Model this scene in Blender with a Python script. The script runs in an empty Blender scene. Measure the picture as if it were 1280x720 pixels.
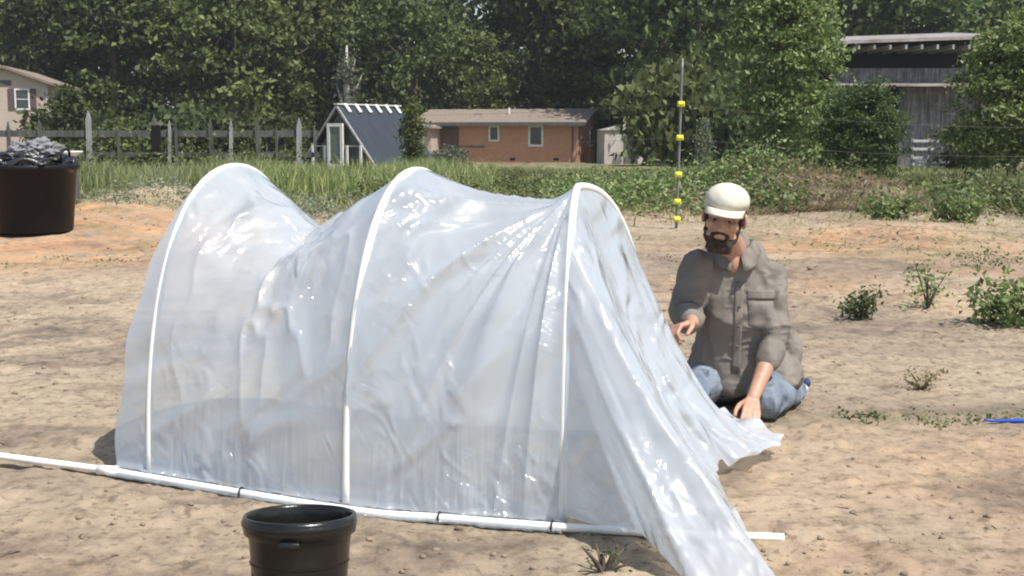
import bpy, bmesh, math, random
import numpy as np
from mathutils import Vector, Matrix
S = bpy.context.scene
C = S.collection
R = math.radians

# ------------------------------------------------------------ camera / light
F = 1545.0; CH = 1.25; TH = math.atan(195.0/F)
cam = bpy.data.cameras.new('camera'); co = bpy.data.objects.new('camera', cam); C.objects.link(co)
co.location = (0, 0, CH); co.rotation_euler = (math.pi/2-TH, 0, 0)
cam.sensor_width = 36; cam.lens = 36*F/1280; cam.clip_end = 2000; cam.clip_start = .05
S.camera = co
w = bpy.data.worlds.new('World'); S.world = w; w.use_nodes = True
SUN = Vector((0.38, -0.33, 0.86)).normalized()
EL = math.asin(SUN.z)
nt = w.node_tree
sk = nt.nodes.new('ShaderNodeTexSky'); sk.sky_type = 'NISHITA'; sk.sun_disc = False
sk.sun_elevation = EL; sk.sun_rotation = math.atan2(SUN.x, SUN.y); sk.air_density = 1.2; sk.dust_density = 1.5
nt.links.new(sk.outputs[0], nt.nodes['Background'].inputs[0]); nt.nodes['Background'].inputs[1].default_value = 0.12
sl = bpy.data.lights.new('sun', 'SUN'); sl.energy = 5.0; sl.angle = R(.5); sl.color = (1, .965, .91)
so = bpy.data.objects.new('sun', sl); C.objects.link(so); so.rotation_euler = SUN.to_track_quat('Z', 'Y').to_euler()
S.view_settings.view_transform = 'Standard'; S.view_settings.look = 'None'
S.view_settings.exposure = 0.30; S.view_settings.gamma = 1
S.cycles.filter_width = 2.0
S.cycles.transparent_max_bounces = 24

def at(px, py, Y):
    a = (px-640)/F; b = (py-360)/F
    s = Y/(math.cos(TH)-b*math.sin(TH))
    return Vector((s*a, Y, CH+s*(-math.sin(TH)-b*math.cos(TH))))
def G(px, py, z=0):
    a = (px-640)/F; b = (py-360)/F
    d = Vector((a, math.cos(TH)-b*math.sin(TH), -math.sin(TH)-b*math.cos(TH)))
    s = (z-CH)/d.z
    return Vector((s*d.x, s*d.y, z))

# ------------------------------------------------------------ noise
_rs = np.random.RandomState(7); PERM = _rs.rand(256, 256); P3 = _rs.rand(64, 64, 64)
def n2(x, y):
    x = np.asarray(x, float); y = np.asarray(y, float)
    i = np.floor(x).astype(int); j = np.floor(y).astype(int); f = x-i; g = y-j
    f = f*f*(3-2*f); g = g*g*(3-2*g)
    a = PERM[i % 256, j % 256]; b = PERM[(i+1) % 256, j % 256]; c = PERM[i % 256, (j+1) % 256]; d = PERM[(i+1) % 256, (j+1) % 256]
    return (a*(1-f)+b*f)*(1-g)+(c*(1-f)+d*f)*g-.5
def fbm(x, y, o=4):
    t = 0; a = 1
    for k in range(o):
        t = t+a*n2(x*2**k+17.3*k, y*2**k+9.1*k); a *= .5
    return t
def n3(p):
    p = np.asarray(p, float); i = np.floor(p).astype(int); f = p-i; f = f*f*(3-2*f); r = 0
    for dx in (0, 1):
        for dy in (0, 1):
            for dz in (0, 1):
                wt = (f[:, 0] if dx else 1-f[:, 0])*(f[:, 1] if dy else 1-f[:, 1])*(f[:, 2] if dz else 1-f[:, 2])
                r = r+wt*P3[(i[:, 0]+dx) % 64, (i[:, 1]+dy) % 64, (i[:, 2]+dz) % 64]
    return r-.5
def sstep(a, b, x):
    t = np.clip((x-a)/(b-a), 0, 1); return t*t*(3-2*t)

def terr(x, y):
    x = np.asarray(x, float); y = np.asarray(y, float)
    near = np.exp(-(np.abs(y-4.8)/3.2)**4)*np.exp(-(np.abs(x)/3.5)**4)
    h = .10*fbm(x*.35, y*.35, 3)*(1-near)+.018*fbm(x*2.2, y*2.2, 3)*(1-.4*near)
    rough = sstep(2, 6, 7-y+2*fbm(x*.5, y*.5, 2))
    fine = 1-sstep(13, 20, y)
    cl = np.maximum(0, fbm(x*9, y*9, 3)-.06)
    h = h+(.030*cl+.009*fbm(x*22, y*22, 2))*fine
    # low rough bank at the edge of the cleared ground
    bank = np.exp(-((y-19-1.2*n2(x*.25, 3.3))/2.6)**2)
    h = h+bank*(.10+.35*np.maximum(0, fbm(x*.5+5, y*.5, 4)+.15))*(.6+.6*sstep(1.5, 4.5, np.abs(x)))
    h = h+.50*np.exp(-((x-4.7)/1.7)**2-((y-19.3)/1.3)**2)*(1+.5*fbm(x*2, y*2, 3))
    h = h+.30*np.exp(-((x+5.4)/.9)**2-((y-19.0)/1.2)**2)*(1+.5*fbm(x*2, y*2, 3))
    h = h+.22*np.exp(-((x+5.6)/1.5)**2-((y-16.2)/1.5)**2)*(1+.6*fbm(x*1.5, y*1.5, 3))+.15*np.exp(-((x-4.2)/1.6)**2-((y-14.8)/1.0)**2)
    h = h-.013*np.maximum(0, y-30)*(y < 120)-(y >= 120)*1.17
    return h-.0
def tz(x, y): return float(terr(x, y))

# ------------------------------------------------------------ materials
def newmat(name):
    m = bpy.data.materials.new(name); m.use_nodes = True
    return m, m.node_tree, m.node_tree.nodes['Principled BSDF']
def ramp(nt, stops):
    r = nt.nodes.new('ShaderNodeValToRGB'); e = r.color_ramp.elements
    e[0].position = stops[0][0]; e[0].color = (*stops[0][1], 1); e[1].position = stops[-1][0]; e[1].color = (*stops[-1][1], 1)
    for p, c in stops[1:-1]:
        k = e.new(p); k.color = (*c, 1)
    return r
def noise(nt, sc, det=5, rough=.6, vec=None, dist=0):
    n = nt.nodes.new('ShaderNodeTexNoise'); n.inputs['Scale'].default_value = sc; n.inputs['Detail'].default_value = det
    n.inputs['Roughness'].default_value = rough; n.inputs['Distortion'].default_value = dist
    if vec is not None: nt.links.new(vec, n.inputs['Vector'])
    return n
def coords(nt, scale=(1, 1, 1), kind='Object'):
    t = nt.nodes.new('ShaderNodeTexCoord'); m = nt.nodes.new('ShaderNodeMapping'); m.inputs['Scale'].default_value = scale
    nt.links.new(t.outputs[kind], m.inputs[0]); return m.outputs[0]
def mat(name, c1, c2=None, sc=6, rough=.8, bump=.2, stretch=(1, 1, 1), metal=0, spec=.3, bsc=None):
    m, nt, b = newmat(name)
    c2 = c2 or tuple(x*.75 for x in c1)
    v = coords(nt, stretch); n = noise(nt, sc, vec=v); r = ramp(nt, [(.3, c2), (.7, c1)])
    nt.links.new(n.outputs[0], r.inputs[0]); nt.links.new(r.outputs[0], b.inputs['Base Color'])
    b.inputs['Roughness'].default_value = rough; b.inputs['Metallic'].default_value = metal
    b.inputs['Specular IOR Level'].default_value = spec
    if bump:
        n2_ = noise(nt, bsc or sc*4, vec=v); bp = nt.nodes.new('ShaderNodeBump'); bp.inputs['Strength'].default_value = bump
        bp.inputs['Distance'].default_value = .02
        nt.links.new(n2_.outputs[0], bp.inputs['Height']); nt.links.new(bp.outputs[0], b.inputs['Normal'])
    return m
def leafmat(name, cols, trans=.35):
    m, nt, b = newmat(name)
    g = nt.nodes.new('ShaderNodeNewGeometry'); r = ramp(nt, [(i/(len(cols)-1), c) for i, c in enumerate(cols)])
    nt.links.new(g.outputs['Random Per Island'], r.inputs[0])
    oi = nt.nodes.new('ShaderNodeObjectInfo'); hs = nt.nodes.new('ShaderNodeHueSaturation')
    ma = nt.nodes.new('ShaderNodeMapRange'); ma.inputs[3].default_value = .7; ma.inputs[4].default_value = 1.5
    nt.links.new(oi.outputs['Random'], ma.inputs[0]); nt.links.new(ma.outputs[0], hs.inputs['Value'])
    mh = nt.nodes.new('ShaderNodeMapRange'); mh.inputs[3].default_value = .485; mh.inputs[4].default_value = .515
    nt.links.new(oi.outputs['Random'], mh.inputs[0]); nt.links.new(mh.outputs[0], hs.inputs['Hue'])
    nt.links.new(r.outputs[0], hs.inputs['Color']); col = hs.outputs[0]
    b.inputs['Roughness'].default_value = .55; b.inputs['Specular IOR Level'].default_value = .25
    nt.links.new(col, b.inputs['Base Color'])
    t = nt.nodes.new('ShaderNodeBsdfTranslucent'); nt.links.new(col, t.inputs[0])
    mx = nt.nodes.new('ShaderNodeMixShader'); mx.inputs[0].default_value = trans
    nt.links.new(b.outputs[0], mx.inputs[1]); nt.links.new(t.outputs[0], mx.inputs[2])
    nt.links.new(mx.outputs[0], nt.nodes['Material Output'].inputs[0]); return m

M = {}
M['pine'] = leafmat('dark_leaves', [(.034, .048, .016), (.060, .086, .026), (.10, .135, .040), (.17, .20, .065)])
M['oak'] = leafmat('mid_leaves', [(.045, .062, .018), (.085, .115, .032), (.14, .175, .05), (.22, .25, .09)])
M['syc'] = leafmat('light_leaves', [(.07, .11, .030), (.13, .19, .05), (.22, .28, .09), (.38, .43, .20)], .45)
M['bushd'] = leafmat('shrub_leaves', [(.03, .045, .016), (.05, .075, .024), (.075, .10, .034), (.11, .14, .05)])
M['weed'] = leafmat('weed_leaves', [(.06, .09, .03), (.11, .16, .05), (.18, .22, .08), (.28, .30, .14)])
M['grass'] = leafmat('grass_blades', [(.08, .11, .035), (.15, .19, .055), (.24, .26, .10), (.40, .36, .19)])
M['gtall'] = leafmat('tall_grass_blades', [(.13, .16, .06), (.19, .22, .09), (.25, .26, .12), (.34, .32, .18)])
M['drygrass'] = leafmat('dry_blades', [(.20, .15, .08), (.30, .24, .14), (.40, .33, .2), (.24, .22, .10)])
M['greyleaf'] = leafmat('grey_leaves', [(.10, .12, .08), (.16, .18, .12), (.22, .24, .17)])
M['bark'] = mat('bark', (.16, .13, .10), (.07, .055, .04), 3, .9, .5, (4, 4, 1))
M['paleb'] = mat('pale_bark', (.50, .48, .43), (.27, .25, .22), 3, .9, .3, (4, 4, 1))
M['pvc'] = mat('white_pipe', (.84, .83, .80), (.74, .72, .67), 9, .35, .05, spec=.5)
M['tie'] = mat('black_tie', (.03, .03, .03), rough=.5, bump=0)
M['wood'] = mat('weathered_wood', (.14, .14, .13), (.06, .06, .052), 2, .9, .4, (6, 6, .8))
M['woodl'] = mat('pale_weathered_wood', (.38, .38, .36), (.20, .20, .19), 2, .9, .4, (6, 6, .8))
M['white'] = mat('white_paint', (.78, .77, .73), (.62, .60, .55), 3, .6, .1)
M['siding'] = None
M['metalroof'] = mat('metal_roof', (.50, .49, .48), (.24, .15, .11), .9, .5, .1, (1, 4, 1), metal=.3)
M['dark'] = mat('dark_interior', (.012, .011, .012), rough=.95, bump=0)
M['glass'] = mat('window_glass', (.05, .06, .07), rough=.12, bump=0, spec=.8)
M['maroon'] = mat('shutter_paint', (.13, .085, .08), rough=.7, bump=0)
M['black'] = mat('black_plastic', (.010, .011, .014), (.007, .0075, .009), 4, .45, .12, spec=.18)
M['potp'] = mat('dark_pot_plastic', (.012, .0115, .009), (.008, .008, .007), 5, .24, .15, spec=.5)
M['bag'] = mat('black_bag', (.03, .028, .03), (.015, .015, .016), 6, .28, 1.0, spec=.6, bsc=9)
M['greybag'] = mat('grey_sheet', (.30, .29, .30), (.10, .10, .11), 6, .5, .6)
M['denimd'] = mat('dark_inner', (.01, .011, .016), rough=.9, bump=0)
M['soilp'] = mat('pot_soil', (.05, .035, .025), rough=1, bump=.8)
M['blue'] = mat('blue_plastic', (.02, .10, .55), (.02, .08, .42), 6, .4, .0)
M['yellow'] = mat('yellow_plastic', (.80, .78, .06), (.7, .66, .05), 6, .5, 0)
M['steel'] = mat('painted_steel', (.26, .27, .25), (.15, .16, .15), 6, .6, .1)
M['steelw'] = mat('white_steel', (.6, .6, .58), rough=.6, bump=0)
M['wire'] = mat('fence_wire', (.20, .20, .19), rough=.6, bump=0)
M['shingle'] = mat('shingles', (.27, .215, .175), (.16, .125, .10), 3, .9, .4, (3, 3, 3))
M['shed'] = mat('shed_wall', (.55, .50, .44), (.40, .37, .33), 1.5, .9, .2)

def bandmat(name, c1, c2, freq, axis, depth=.5, mort=(.3, .28, .25), brick=False):
    m, nt, b = newmat(name)
    t = nt.nodes.new('ShaderNodeTexCoord')
    nz = noise(nt, 1.7, vec=t.outputs['Object']); rp = ramp(nt, [(.3, c2), (.7, c1)]); nt.links.new(nz.outputs[0], rp.inputs[0])
    b.inputs['Roughness'].default_value = .85
    if brick:
        br = nt.nodes.new('ShaderNodeTexBrick')
        mp = nt.nodes.new('ShaderNodeMapping'); mp.inputs['Rotation'].default_value = (math.pi/2, 0, 0)
        # use x+y, z as brick plane
        sp = nt.nodes.new('ShaderNodeSeparateXYZ'); nt.links.new(t.outputs['Object'], sp.inputs[0])
        ad = nt.nodes.new('ShaderNodeMath'); nt.links.new(sp.outputs[0], ad.inputs[0]); nt.links.new(sp.outputs[1], ad.inputs[1])
        cb = nt.nodes.new('ShaderNodeCombineXYZ'); nt.links.new(ad.outputs[0], cb.inputs[0]); nt.links.new(sp.outputs[2], cb.inputs[1])
        nt.links.new(cb.outputs[0], br.inputs['Vector'])
        br.inputs['Scale'].default_value = 1; br.inputs['Brick Width'].default_value = .22; br.inputs['Row Height'].default_value = .075
        br.inputs['Mortar Size'].default_value = .008
        nt.links.new(rp.outputs[0], br.inputs['Color1']); br.inputs['Color2'].default_value = (*c2, 1); br.inputs['Mortar'].default_value = (*mort, 1)
        nt.links.new(br.outputs[0], b.inputs['Base Color'])
    else:
        wv = nt.nodes.new('ShaderNodeTexWave'); wv.wave_profile = 'SAW'; wv.bands_direction = axis; wv.inputs['Scale'].default_value = freq
        nt.links.new(t.outputs['Object'], wv.inputs['Vector'])
        if 'grey' in name:
            v_ = coords(nt, (9, 9, .5) if axis == 'X' else (.5, .5, 9)); n_ = noise(nt, 1.6, 5, .7, v_); q_ = ramp(nt, [(.36, (.35, .33, .33)), (.52, (1, 1, 1)), (.66, (1.5, 1.48, 1.45))]); nt.links.new(n_.outputs[0], q_.inputs[0])
            mx_ = nt.nodes.new('ShaderNodeMixRGB'); mx_.blend_type = 'MULTIPLY'; mx_.inputs[0].default_value = 1; nt.links.new(rp.outputs[0], mx_.inputs[1]); nt.links.new(q_.outputs[0], mx_.inputs[2]); nt.links.new(mx_.outputs[0], b.inputs['Base Color'])
        else: nt.links.new(rp.outputs[0], b.inputs['Base Color'])
        bp = nt.nodes.new('ShaderNodeBump'); bp.inputs['Strength'].default_value = depth; bp.inputs['Distance'].default_value = .03
        nt.links.new(wv.outputs[0], bp.inputs['Height']); nt.links.new(bp.outputs[0], b.inputs['Normal'])
    return m
M['siding'] = bandmat('beige_siding', (.52, .42, .35), (.45, .36, .30), 1.3, 'Z')
M['brick'] = bandmat('orange_brick', (.66, .31, .165), (.50, .22, .11), 1, 'Z', brick=True, mort=(.38, .27, .2))
M['boards'] = bandmat('grey_boards', (.25, .24, .25), (.09, .085, .09), 1.0, 'X', .8)
M['boardsh'] = bandmat('grey_boards_flat', (.34, .34, .35), (.20, .20, .20), 1.0, 'Z', .8)

def ground_mat():
    m, nt, b = newmat('soil')
    t = nt.nodes.new('ShaderNodeTexCoord'); O = t.outputs['Object']
    def L(a, b_): nt.links.new(a, b_)
    big = noise(nt, .35, 4, .6, O, .3); r1 = ramp(nt, [(.35, (.25, .195, .142)), (.5, (.345, .274, .192)), (.66, (.395, .320, .225))]); L(big.outputs[0], r1.inputs[0])
    fine = noise(nt, 9, 8, .75, O); r2 = ramp(nt, [(.36, (.62, .60, .58)), (.50, (1, 1, 1)), (.68, (1.2, 1.18, 1.14))]); L(fine.outputs[0], r2.inputs[0])
    def mix(a, b_, fac, mode='MIX', f=None):
        x = nt.nodes.new('ShaderNodeMixRGB'); x.blend_type = mode; L(a, x.inputs[1])
        if isinstance(b_, tuple): x.inputs[2].default_value = (*b_, 1)
        else: L(b_, x.inputs[2])
        if f is not None: L(f, x.inputs[0])
        else: x.inputs[0].default_value = fac
        return x.outputs[0]
    c = mix(r1.outputs[0], r2.outputs[0], 1, 'MULTIPLY')
    # dark crumbs
    vo = nt.nodes.new('ShaderNodeTexNoise'); vo.inputs['Scale'].default_value = 26; vo.inputs['Detail'].default_value = 3; L(O, vo.inputs['Vector'])
    rc = ramp(nt, [(.58, (0, 0, 0)), (.66, (1, 1, 1))]); L(vo.outputs[0], rc.inputs[0])
    md = nt.nodes.new('ShaderNodeMath'); md.operation = 'MULTIPLY'; L(rc.outputs[0], md.inputs[0]); md.inputs[1].default_value = .7
    c = mix(c, (.13, .10, .07), 0, f=md.outputs[0])
    at_ = nt.nodes.new('ShaderNodeAttribute'); at_.attribute_name = 'soil_shade_mask'
    sp = nt.nodes.new('ShaderNodeSeparateColor'); L(at_.outputs['Color'], sp.inputs[0])
    def scaled(o, k, thr=None):
        q = nt.nodes.new('ShaderNodeMath'); q.operation = 'MULTIPLY'; q.use_clamp = True; L(o, q.inputs[0]); q.inputs[1].default_value = k
        if thr is not None: L(thr, q.inputs[1])
        return q.outputs[0]
    nm = noise(nt, 1.3, 6, .7, O); rn = ramp(nt, [(.38, (.1, .1, .1)), (.6, (1, 1, 1))]); L(nm.outputs[0], rn.inputs[0])
    cl = mix(r2.outputs[0], (.50, .285, .15), 1, 'MULTIPLY')
    c = mix(c, cl, 0, f=scaled(sp.outputs[0], 1, rn.outputs[0]))
    nm2 = noise(nt, 2.2, 6, .75, O); rn2 = ramp(nt, [(.36, (0, 0, 0)), (.56, (1, 1, 1))]); L(nm2.outputs[0], rn2.inputs[0])
    gr = noise(nt, 4, 6, .7, O); rg = ramp(nt, [(.35, (.05, .065, .025)), (.55, (.105, .125, .045)), (.7, (.19, .18, .085))]); L(gr.outputs[0], rg.inputs[0])
    c = mix(c, rg.outputs[0], 0, f=scaled(sp.outputs[1], 1, rn2.outputs[0]))
    dk = mix(r2.outputs[0], (.125, .10, .08), 1, 'MULTIPLY')
    c = mix(c, dk, 0, f=scaled(sp.outputs[2], 1, rn.outputs[0]))
    L(c, b.inputs['Base Color']); b.inputs['Roughness'].default_value = .95; b.inputs['Specular IOR Level'].default_value = .15
    bp = nt.nodes.new('ShaderNodeBump'); bp.inputs['Strength'].default_value = .55; bp.inputs['Distance'].default_value = .022
    nb = noise(nt, 30, 6, .7, O); L(nb.outputs[0], bp.inputs['Height']); L(bp.outputs[0], b.inputs['Normal'])
    return m
M['ground'] = ground_mat()

# ------------------------------------------------------------ haze
def haze():  # scattering box added to lift the blacks, stands in for video flare
    bm = bmesh.new(); bmesh.ops.create_cube(bm, size=1); me = bpy.data.meshes.new('haze'); bm.to_mesh(me); bm.free()
    o = bpy.data.objects.new('haze', me); C.objects.link(o); o.scale = (1300, 1000, 26); o.location = (0, 420, 13-6); o['kind'] = 'stuff'; o['label'] = 'thin pale haze volume added to lift the dark trees'
    m = bpy.data.materials.new('haze'); m.use_nodes = True; nt = m.node_tree; nt.nodes.clear(); v = nt.nodes.new('ShaderNodeVolumePrincipled'); v.inputs['Density'].default_value = .00045; v.inputs['Color'].default_value = (.9, .93, .95, 1); v.inputs['Anisotropy'].default_value = .2
    out = nt.nodes.new('ShaderNodeOutputMaterial'); nt.links.new(v.outputs[0], out.inputs['Volume']); me.materials.append(m)
haze()
# ------------------------------------------------------------ mesh helpers
def nmesh(name, V, Fq=None, Ft=None):
    """numpy verts (n,3), quads (m,4), tris (k,3)"""
    me = bpy.data.meshes.new(name); V = np.asarray(V, np.float32)
    me.vertices.add(len(V)); me.vertices.foreach_set('co', V.ravel())
    nq = 0 if Fq is None else len(Fq); ntt = 0 if Ft is None else len(Ft)
    idx = np.concatenate([np.asarray(Fq if nq else [], int).ravel(), np.asarray(Ft if ntt else [], int).ravel()])
    tot = np.concatenate([np.full(nq, 4), np.full(ntt, 3)]).astype(int)
    st = np.concatenate([[0], np.cumsum(tot)[:-1]]).astype(int)
    me.loops.add(len(idx)); me.loops.foreach_set('vertex_index', idx.astype(np.int32))
    me.polygons.add(len(tot)); me.polygons.foreach_set('loop_start', st.astype(np.int32)); me.polygons.foreach_set('loop_total', tot.astype(np.int32))
    me.update(calc_edges=True); return me
def link(name, me, m=None, parent=None, loc=None, smooth=False):
    o = bpy.data.objects.new(name, me); C.objects.link(o)
    if m is not None and not me.materials: me.materials.append(m)
    if smooth: me.polygons.foreach_set('use_smooth', np.ones(len(me.polygons), bool)); me.update()
    if parent: o.parent = parent
    if loc is not None: o.location = loc
    return o
def tag(o, label=None, cat=None, group=None, kind=None):
    if label: o['label'] = label
    if cat: o['category'] = cat
    if group: o['group'] = group
    if kind: o['kind'] = kind
    return o
def thing(name, label, cat, loc, rz=0, group=None):
    o = bpy.data.objects.new(name, None); C.objects.link(o); o.location = loc; o.rotation_euler = (0, 0, rz); o.empty_display_size = .2
    return tag(o, label, cat, group)
def frame_of(d):
    d = Vector(d).normalized(); a = Vector((0, 0, 1)) if abs(d.z) < .9 else Vector((1, 0, 0))
    u = d.cross(a).normalized(); return u, d.cross(u).normalized()
class MB:
    def __init__(s): s.v = []; s.f = []
    def box(s, x0, x1, y0, y1, z0, z1, rz=0, c=None):
        n = len(s.v); pts = [(x, y, z) for x in (x0, x1) for y in (y0, y1) for z in (z0, z1)]
        if rz:
            cx, cy = c or ((x0+x1)/2, (y0+y1)/2); q = math.cos(rz); w_ = math.sin(rz)
            pts = [(cx+(x-cx)*q-(y-cy)*w_, cy+(x-cx)*w_+(y-cy)*q, z) for x, y, z in pts]
        s.v += pts
        for f in ((0, 1, 3, 2), (4, 6, 7, 5), (0, 4, 5, 1), (2, 3, 7, 6), (0, 2, 6, 4), (1, 5, 7, 3)): s.f.append(tuple(n+i for i in f))
        return s
    def beam(s, p, q, wd, th):
        p = Vector(p); q = Vector(q); u, v = frame_of(q-p); n = len(s.v)
        for e in (p, q):
            for a, b in ((-1, -1), (1, -1), (1, 1), (-1, 1)): s.v.append(tuple(e+u*a*wd/2+v*b*th/2))
        for i in range(4): s.f.append((n+i, n+(i+1) % 4, n+4+(i+1) % 4, n+4+i))
        s.f.append((n+3, n+2, n+1, n)); s.f.append((n+4, n+5, n+6, n+7)); return s
    def tube(s, pts, rad, k=8, cap=True):
        pts = [Vector(p) for p in pts]; rad = rad if hasattr(rad, '__len__') else [rad]*len(pts); n = len(s.v); pu = None
        for i, p in enumerate(pts):
            d = pts[min(i+1, len(pts)-1)]-pts[max(i-1, 0)]
            u, v = frame_of(d)
            if pu is not None:
                u = (pu-d.normalized()*pu.dot(d.normalized())).normalized(); v = d.normalized().cross(u)
            pu = u
            for j in range(k):
                a = 2*math.pi*j/k; s.v.append(tuple(p+(u*math.cos(a)+v*math.sin(a))*rad[i]))
        for i in range(len(pts)-1):
            for j in range(k): s.f.append((n+i*k+j, n+i*k+(j+1) % k, n+(i+1)*k+(j+1) % k, n+(i+1)*k+j))
        if cap: s.f.append(tuple(n+j for j in reversed(range(k)))); s.f.append(tuple(n+(len(pts)-1)*k+j for j in range(k)))
        return s
    def lathe(s, prof, k=48, c=(0, 0, 0), wob=0):
        n = len(s.v)
        for r, z in prof:
            for j in range(k):
                a = 2*math.pi*j/k; rr = r*(1+wob*math.sin(3*a+1)+wob*.6*math.sin(5*a)); s.v.append((c[0]+rr*math.cos(a), c[1]+rr*math.sin(a), c[2]+z))
        for i in range(len(prof)-1):
            for j in range(k): s.f.append((n+i*k+j, n+i*k+(j+1) % k, n+(i+1)*k+(j+1) % k, n+(i+1)*k+j))
        return s
    def poly(s, pts): n = len(s.v); s.v += [tuple(p) for p in pts]; s.f.append(tuple(range(n, n+len(pts)))); return s
    def prism(s, pts, off):
        off = Vector(off); n = len(s.v); k = len(pts); s.v += [tuple(p) for p in pts]+[tuple(Vector(p)+off) for p in pts]
        s.f.append(tuple(reversed(range(n, n+k)))); s.f.append(tuple(range(n+k, n+2*k)))
        for i in range(k): s.f.append((n+i, n+(i+1) % k, n+k+(i+1) % k, n+k+i))
        return s
    def capsule(s, p, q, r1, r2, k=16):
        p = Vector(p); q = Vector(q); d = q-p; L = max(d.length, 1e-5); d = d/L; pts = []; rad = []
        for a in (-80, -60, -40, -20, 0): pts.append(p+d*r1*math.sin(R(a))); rad.append(r1*math.cos(R(a)))
        for a in (0, 20, 40, 60, 80): pts.append(q+d*r2*math.sin(R(a))); rad.append(r2*math.cos(R(a)))
        return s.tube(pts, rad, k)
    def ell(s, c, r, mt=None, k=20):
        c = Vector(c); n = len(s.v); rows = 12
        for i in range(rows+1):
            a = math.pi*(i+.02*(i == 0)-.02*(i == rows))/rows
            for j in range(k):
                b = 2*math.pi*j/k; v = Vector((r[0]*math.sin(a)*math.cos(b), r[1]*math.sin(a)*math.sin(b), r[2]*math.cos(a)))
                if mt is not None: v = mt @ v
                s.v.append(tuple(c+v))
        for i in range(rows):
            for j in range(k): s.f.append((n+i*k+j, n+(i+1)*k+j, n+(i+1)*k+(j+1) % k, n+i*k+(j+1) % k))
        s.f.append(tuple(n+j for j in range(k))); s.f.append(tuple(n+rows*k+j for j in reversed(range(k)))); return s
    def build(s, name, m, parent=None, smooth=False, origin=None, world=False, bevel=0):
        off = Vector(origin) if origin is not None else Vector((0, 0, 0))
        if world and parent is not None: off = parent.location
        me = bpy.data.meshes.new(name); me.from_pydata([tuple(Vector(v)-off) for v in s.v], [], s.f)
        bm = bmesh.new(); bm.from_mesh(me); bmesh.ops.recalc_face_normals(bm, faces=bm.faces); bm.to_mesh(me); bm.free()
        o = link(name, me, m, parent, origin, smooth)
        if bevel: b = o.modifiers.new('b', 'BEVEL'); b.width = bevel; b.segments = 2; b.limit_method = 'ANGLE'
        return o

# ------------------------------------------------------------ ground
def axis(dense0, dense1, step, lo, hi, gr=1.10):
    a = list(np.arange(dense0, dense1, step)); s = step; x = a[-1]
    while x < hi: s *= gr; x += s; a.append(x)
    s = step; x = a[0]; b = []
    while x > lo: s *= gr; x -= s; b.append(x)
    return np.array(b[::-1]+a)
gx = axis(-3.6, 3.6, .016, -600, 600, 1.035); gy = axis(2.8, 8.5, .016, -60, 850, 1.018)
X, Y = np.meshgrid(gx, gy); Z = terr(X, Y)
nx, ny = len(gx), len(gy); I = np.arange(nx*ny).reshape(ny, nx)
Q = np.stack([I[:-1, :-1], I[:-1, 1:], I[1:, 1:], I[1:, :-1]], -1).reshape(-1, 4)
gm = nmesh('ground', np.stack([X, Y, Z], -1).reshape(-1, 3), Q)
nz = fbm(X*.4, Y*.4, 4); clod = fbm(X*1.7+9, Y*3.2, 4)
clay = np.exp(-((X+5.2)/2.2)**2-((Y-14.2)/2.6)**2)*2.0+np.exp(-((X-3.9)/1.8)**2-((Y-13.2)/1.3)**2)*1.1+.5*sstep(.15, .5, nz)*(Y < 20)
clay += .5*np.exp(-((X+1.6)/.8)**2-((Y-3.2)/.5)**2)+.35*np.exp(-((X-1.8)/1)**2-((Y-4.5)/.6)**2)
green = sstep(17.5, 22, Y+2*nz)*.96+.55*sstep(.05, .35, fbm(X*.8+3, Y*.8, 4))*sstep(8, 16, Y)
green += .55*np.exp(-((X-1.75)/.5)**2-((Y-5.3)/.14)**2)
dark = np.exp(-((X+1.5)/1.2)**2-((Y-3.2)/.45)**2)*2.6+np.exp(-((X+3.0)/2.0)**2-((Y-7.3)/.50)**2)*2.4+.8*np.exp(-((X-1.9)/1.6)**2-((Y-7.9)/.5)**2)+.6*sstep(.12, .4, clod)*(Y < 14)+.7*np.exp(-((X-2)/1.2)**2-((Y-5.45)/.12)**2)+.45*sstep(9, 11, Y)*(Y < 12)*(X > 1)  # first term paints the bottom-left shadow patch into the soil colour
dark += .3*sstep(.1, .4, fbm(X*.9+30, Y*.9, 4))
col = np.stack([np.clip(clay, 0, 1), np.clip(green, 0, 1), np.clip(dark, 0, 1), np.ones_like(X)], -1).reshape(-1, 4).astype(np.float32)
ca = gm.color_attributes.new('soil_shade_mask', 'FLOAT_COLOR', 'POINT'); ca.data.foreach_set('color', col.ravel())
tag(link('ground', gm, M['ground'], smooth=True), kind='structure', label='sandy tan bare soil with weeds towards the back')

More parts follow.
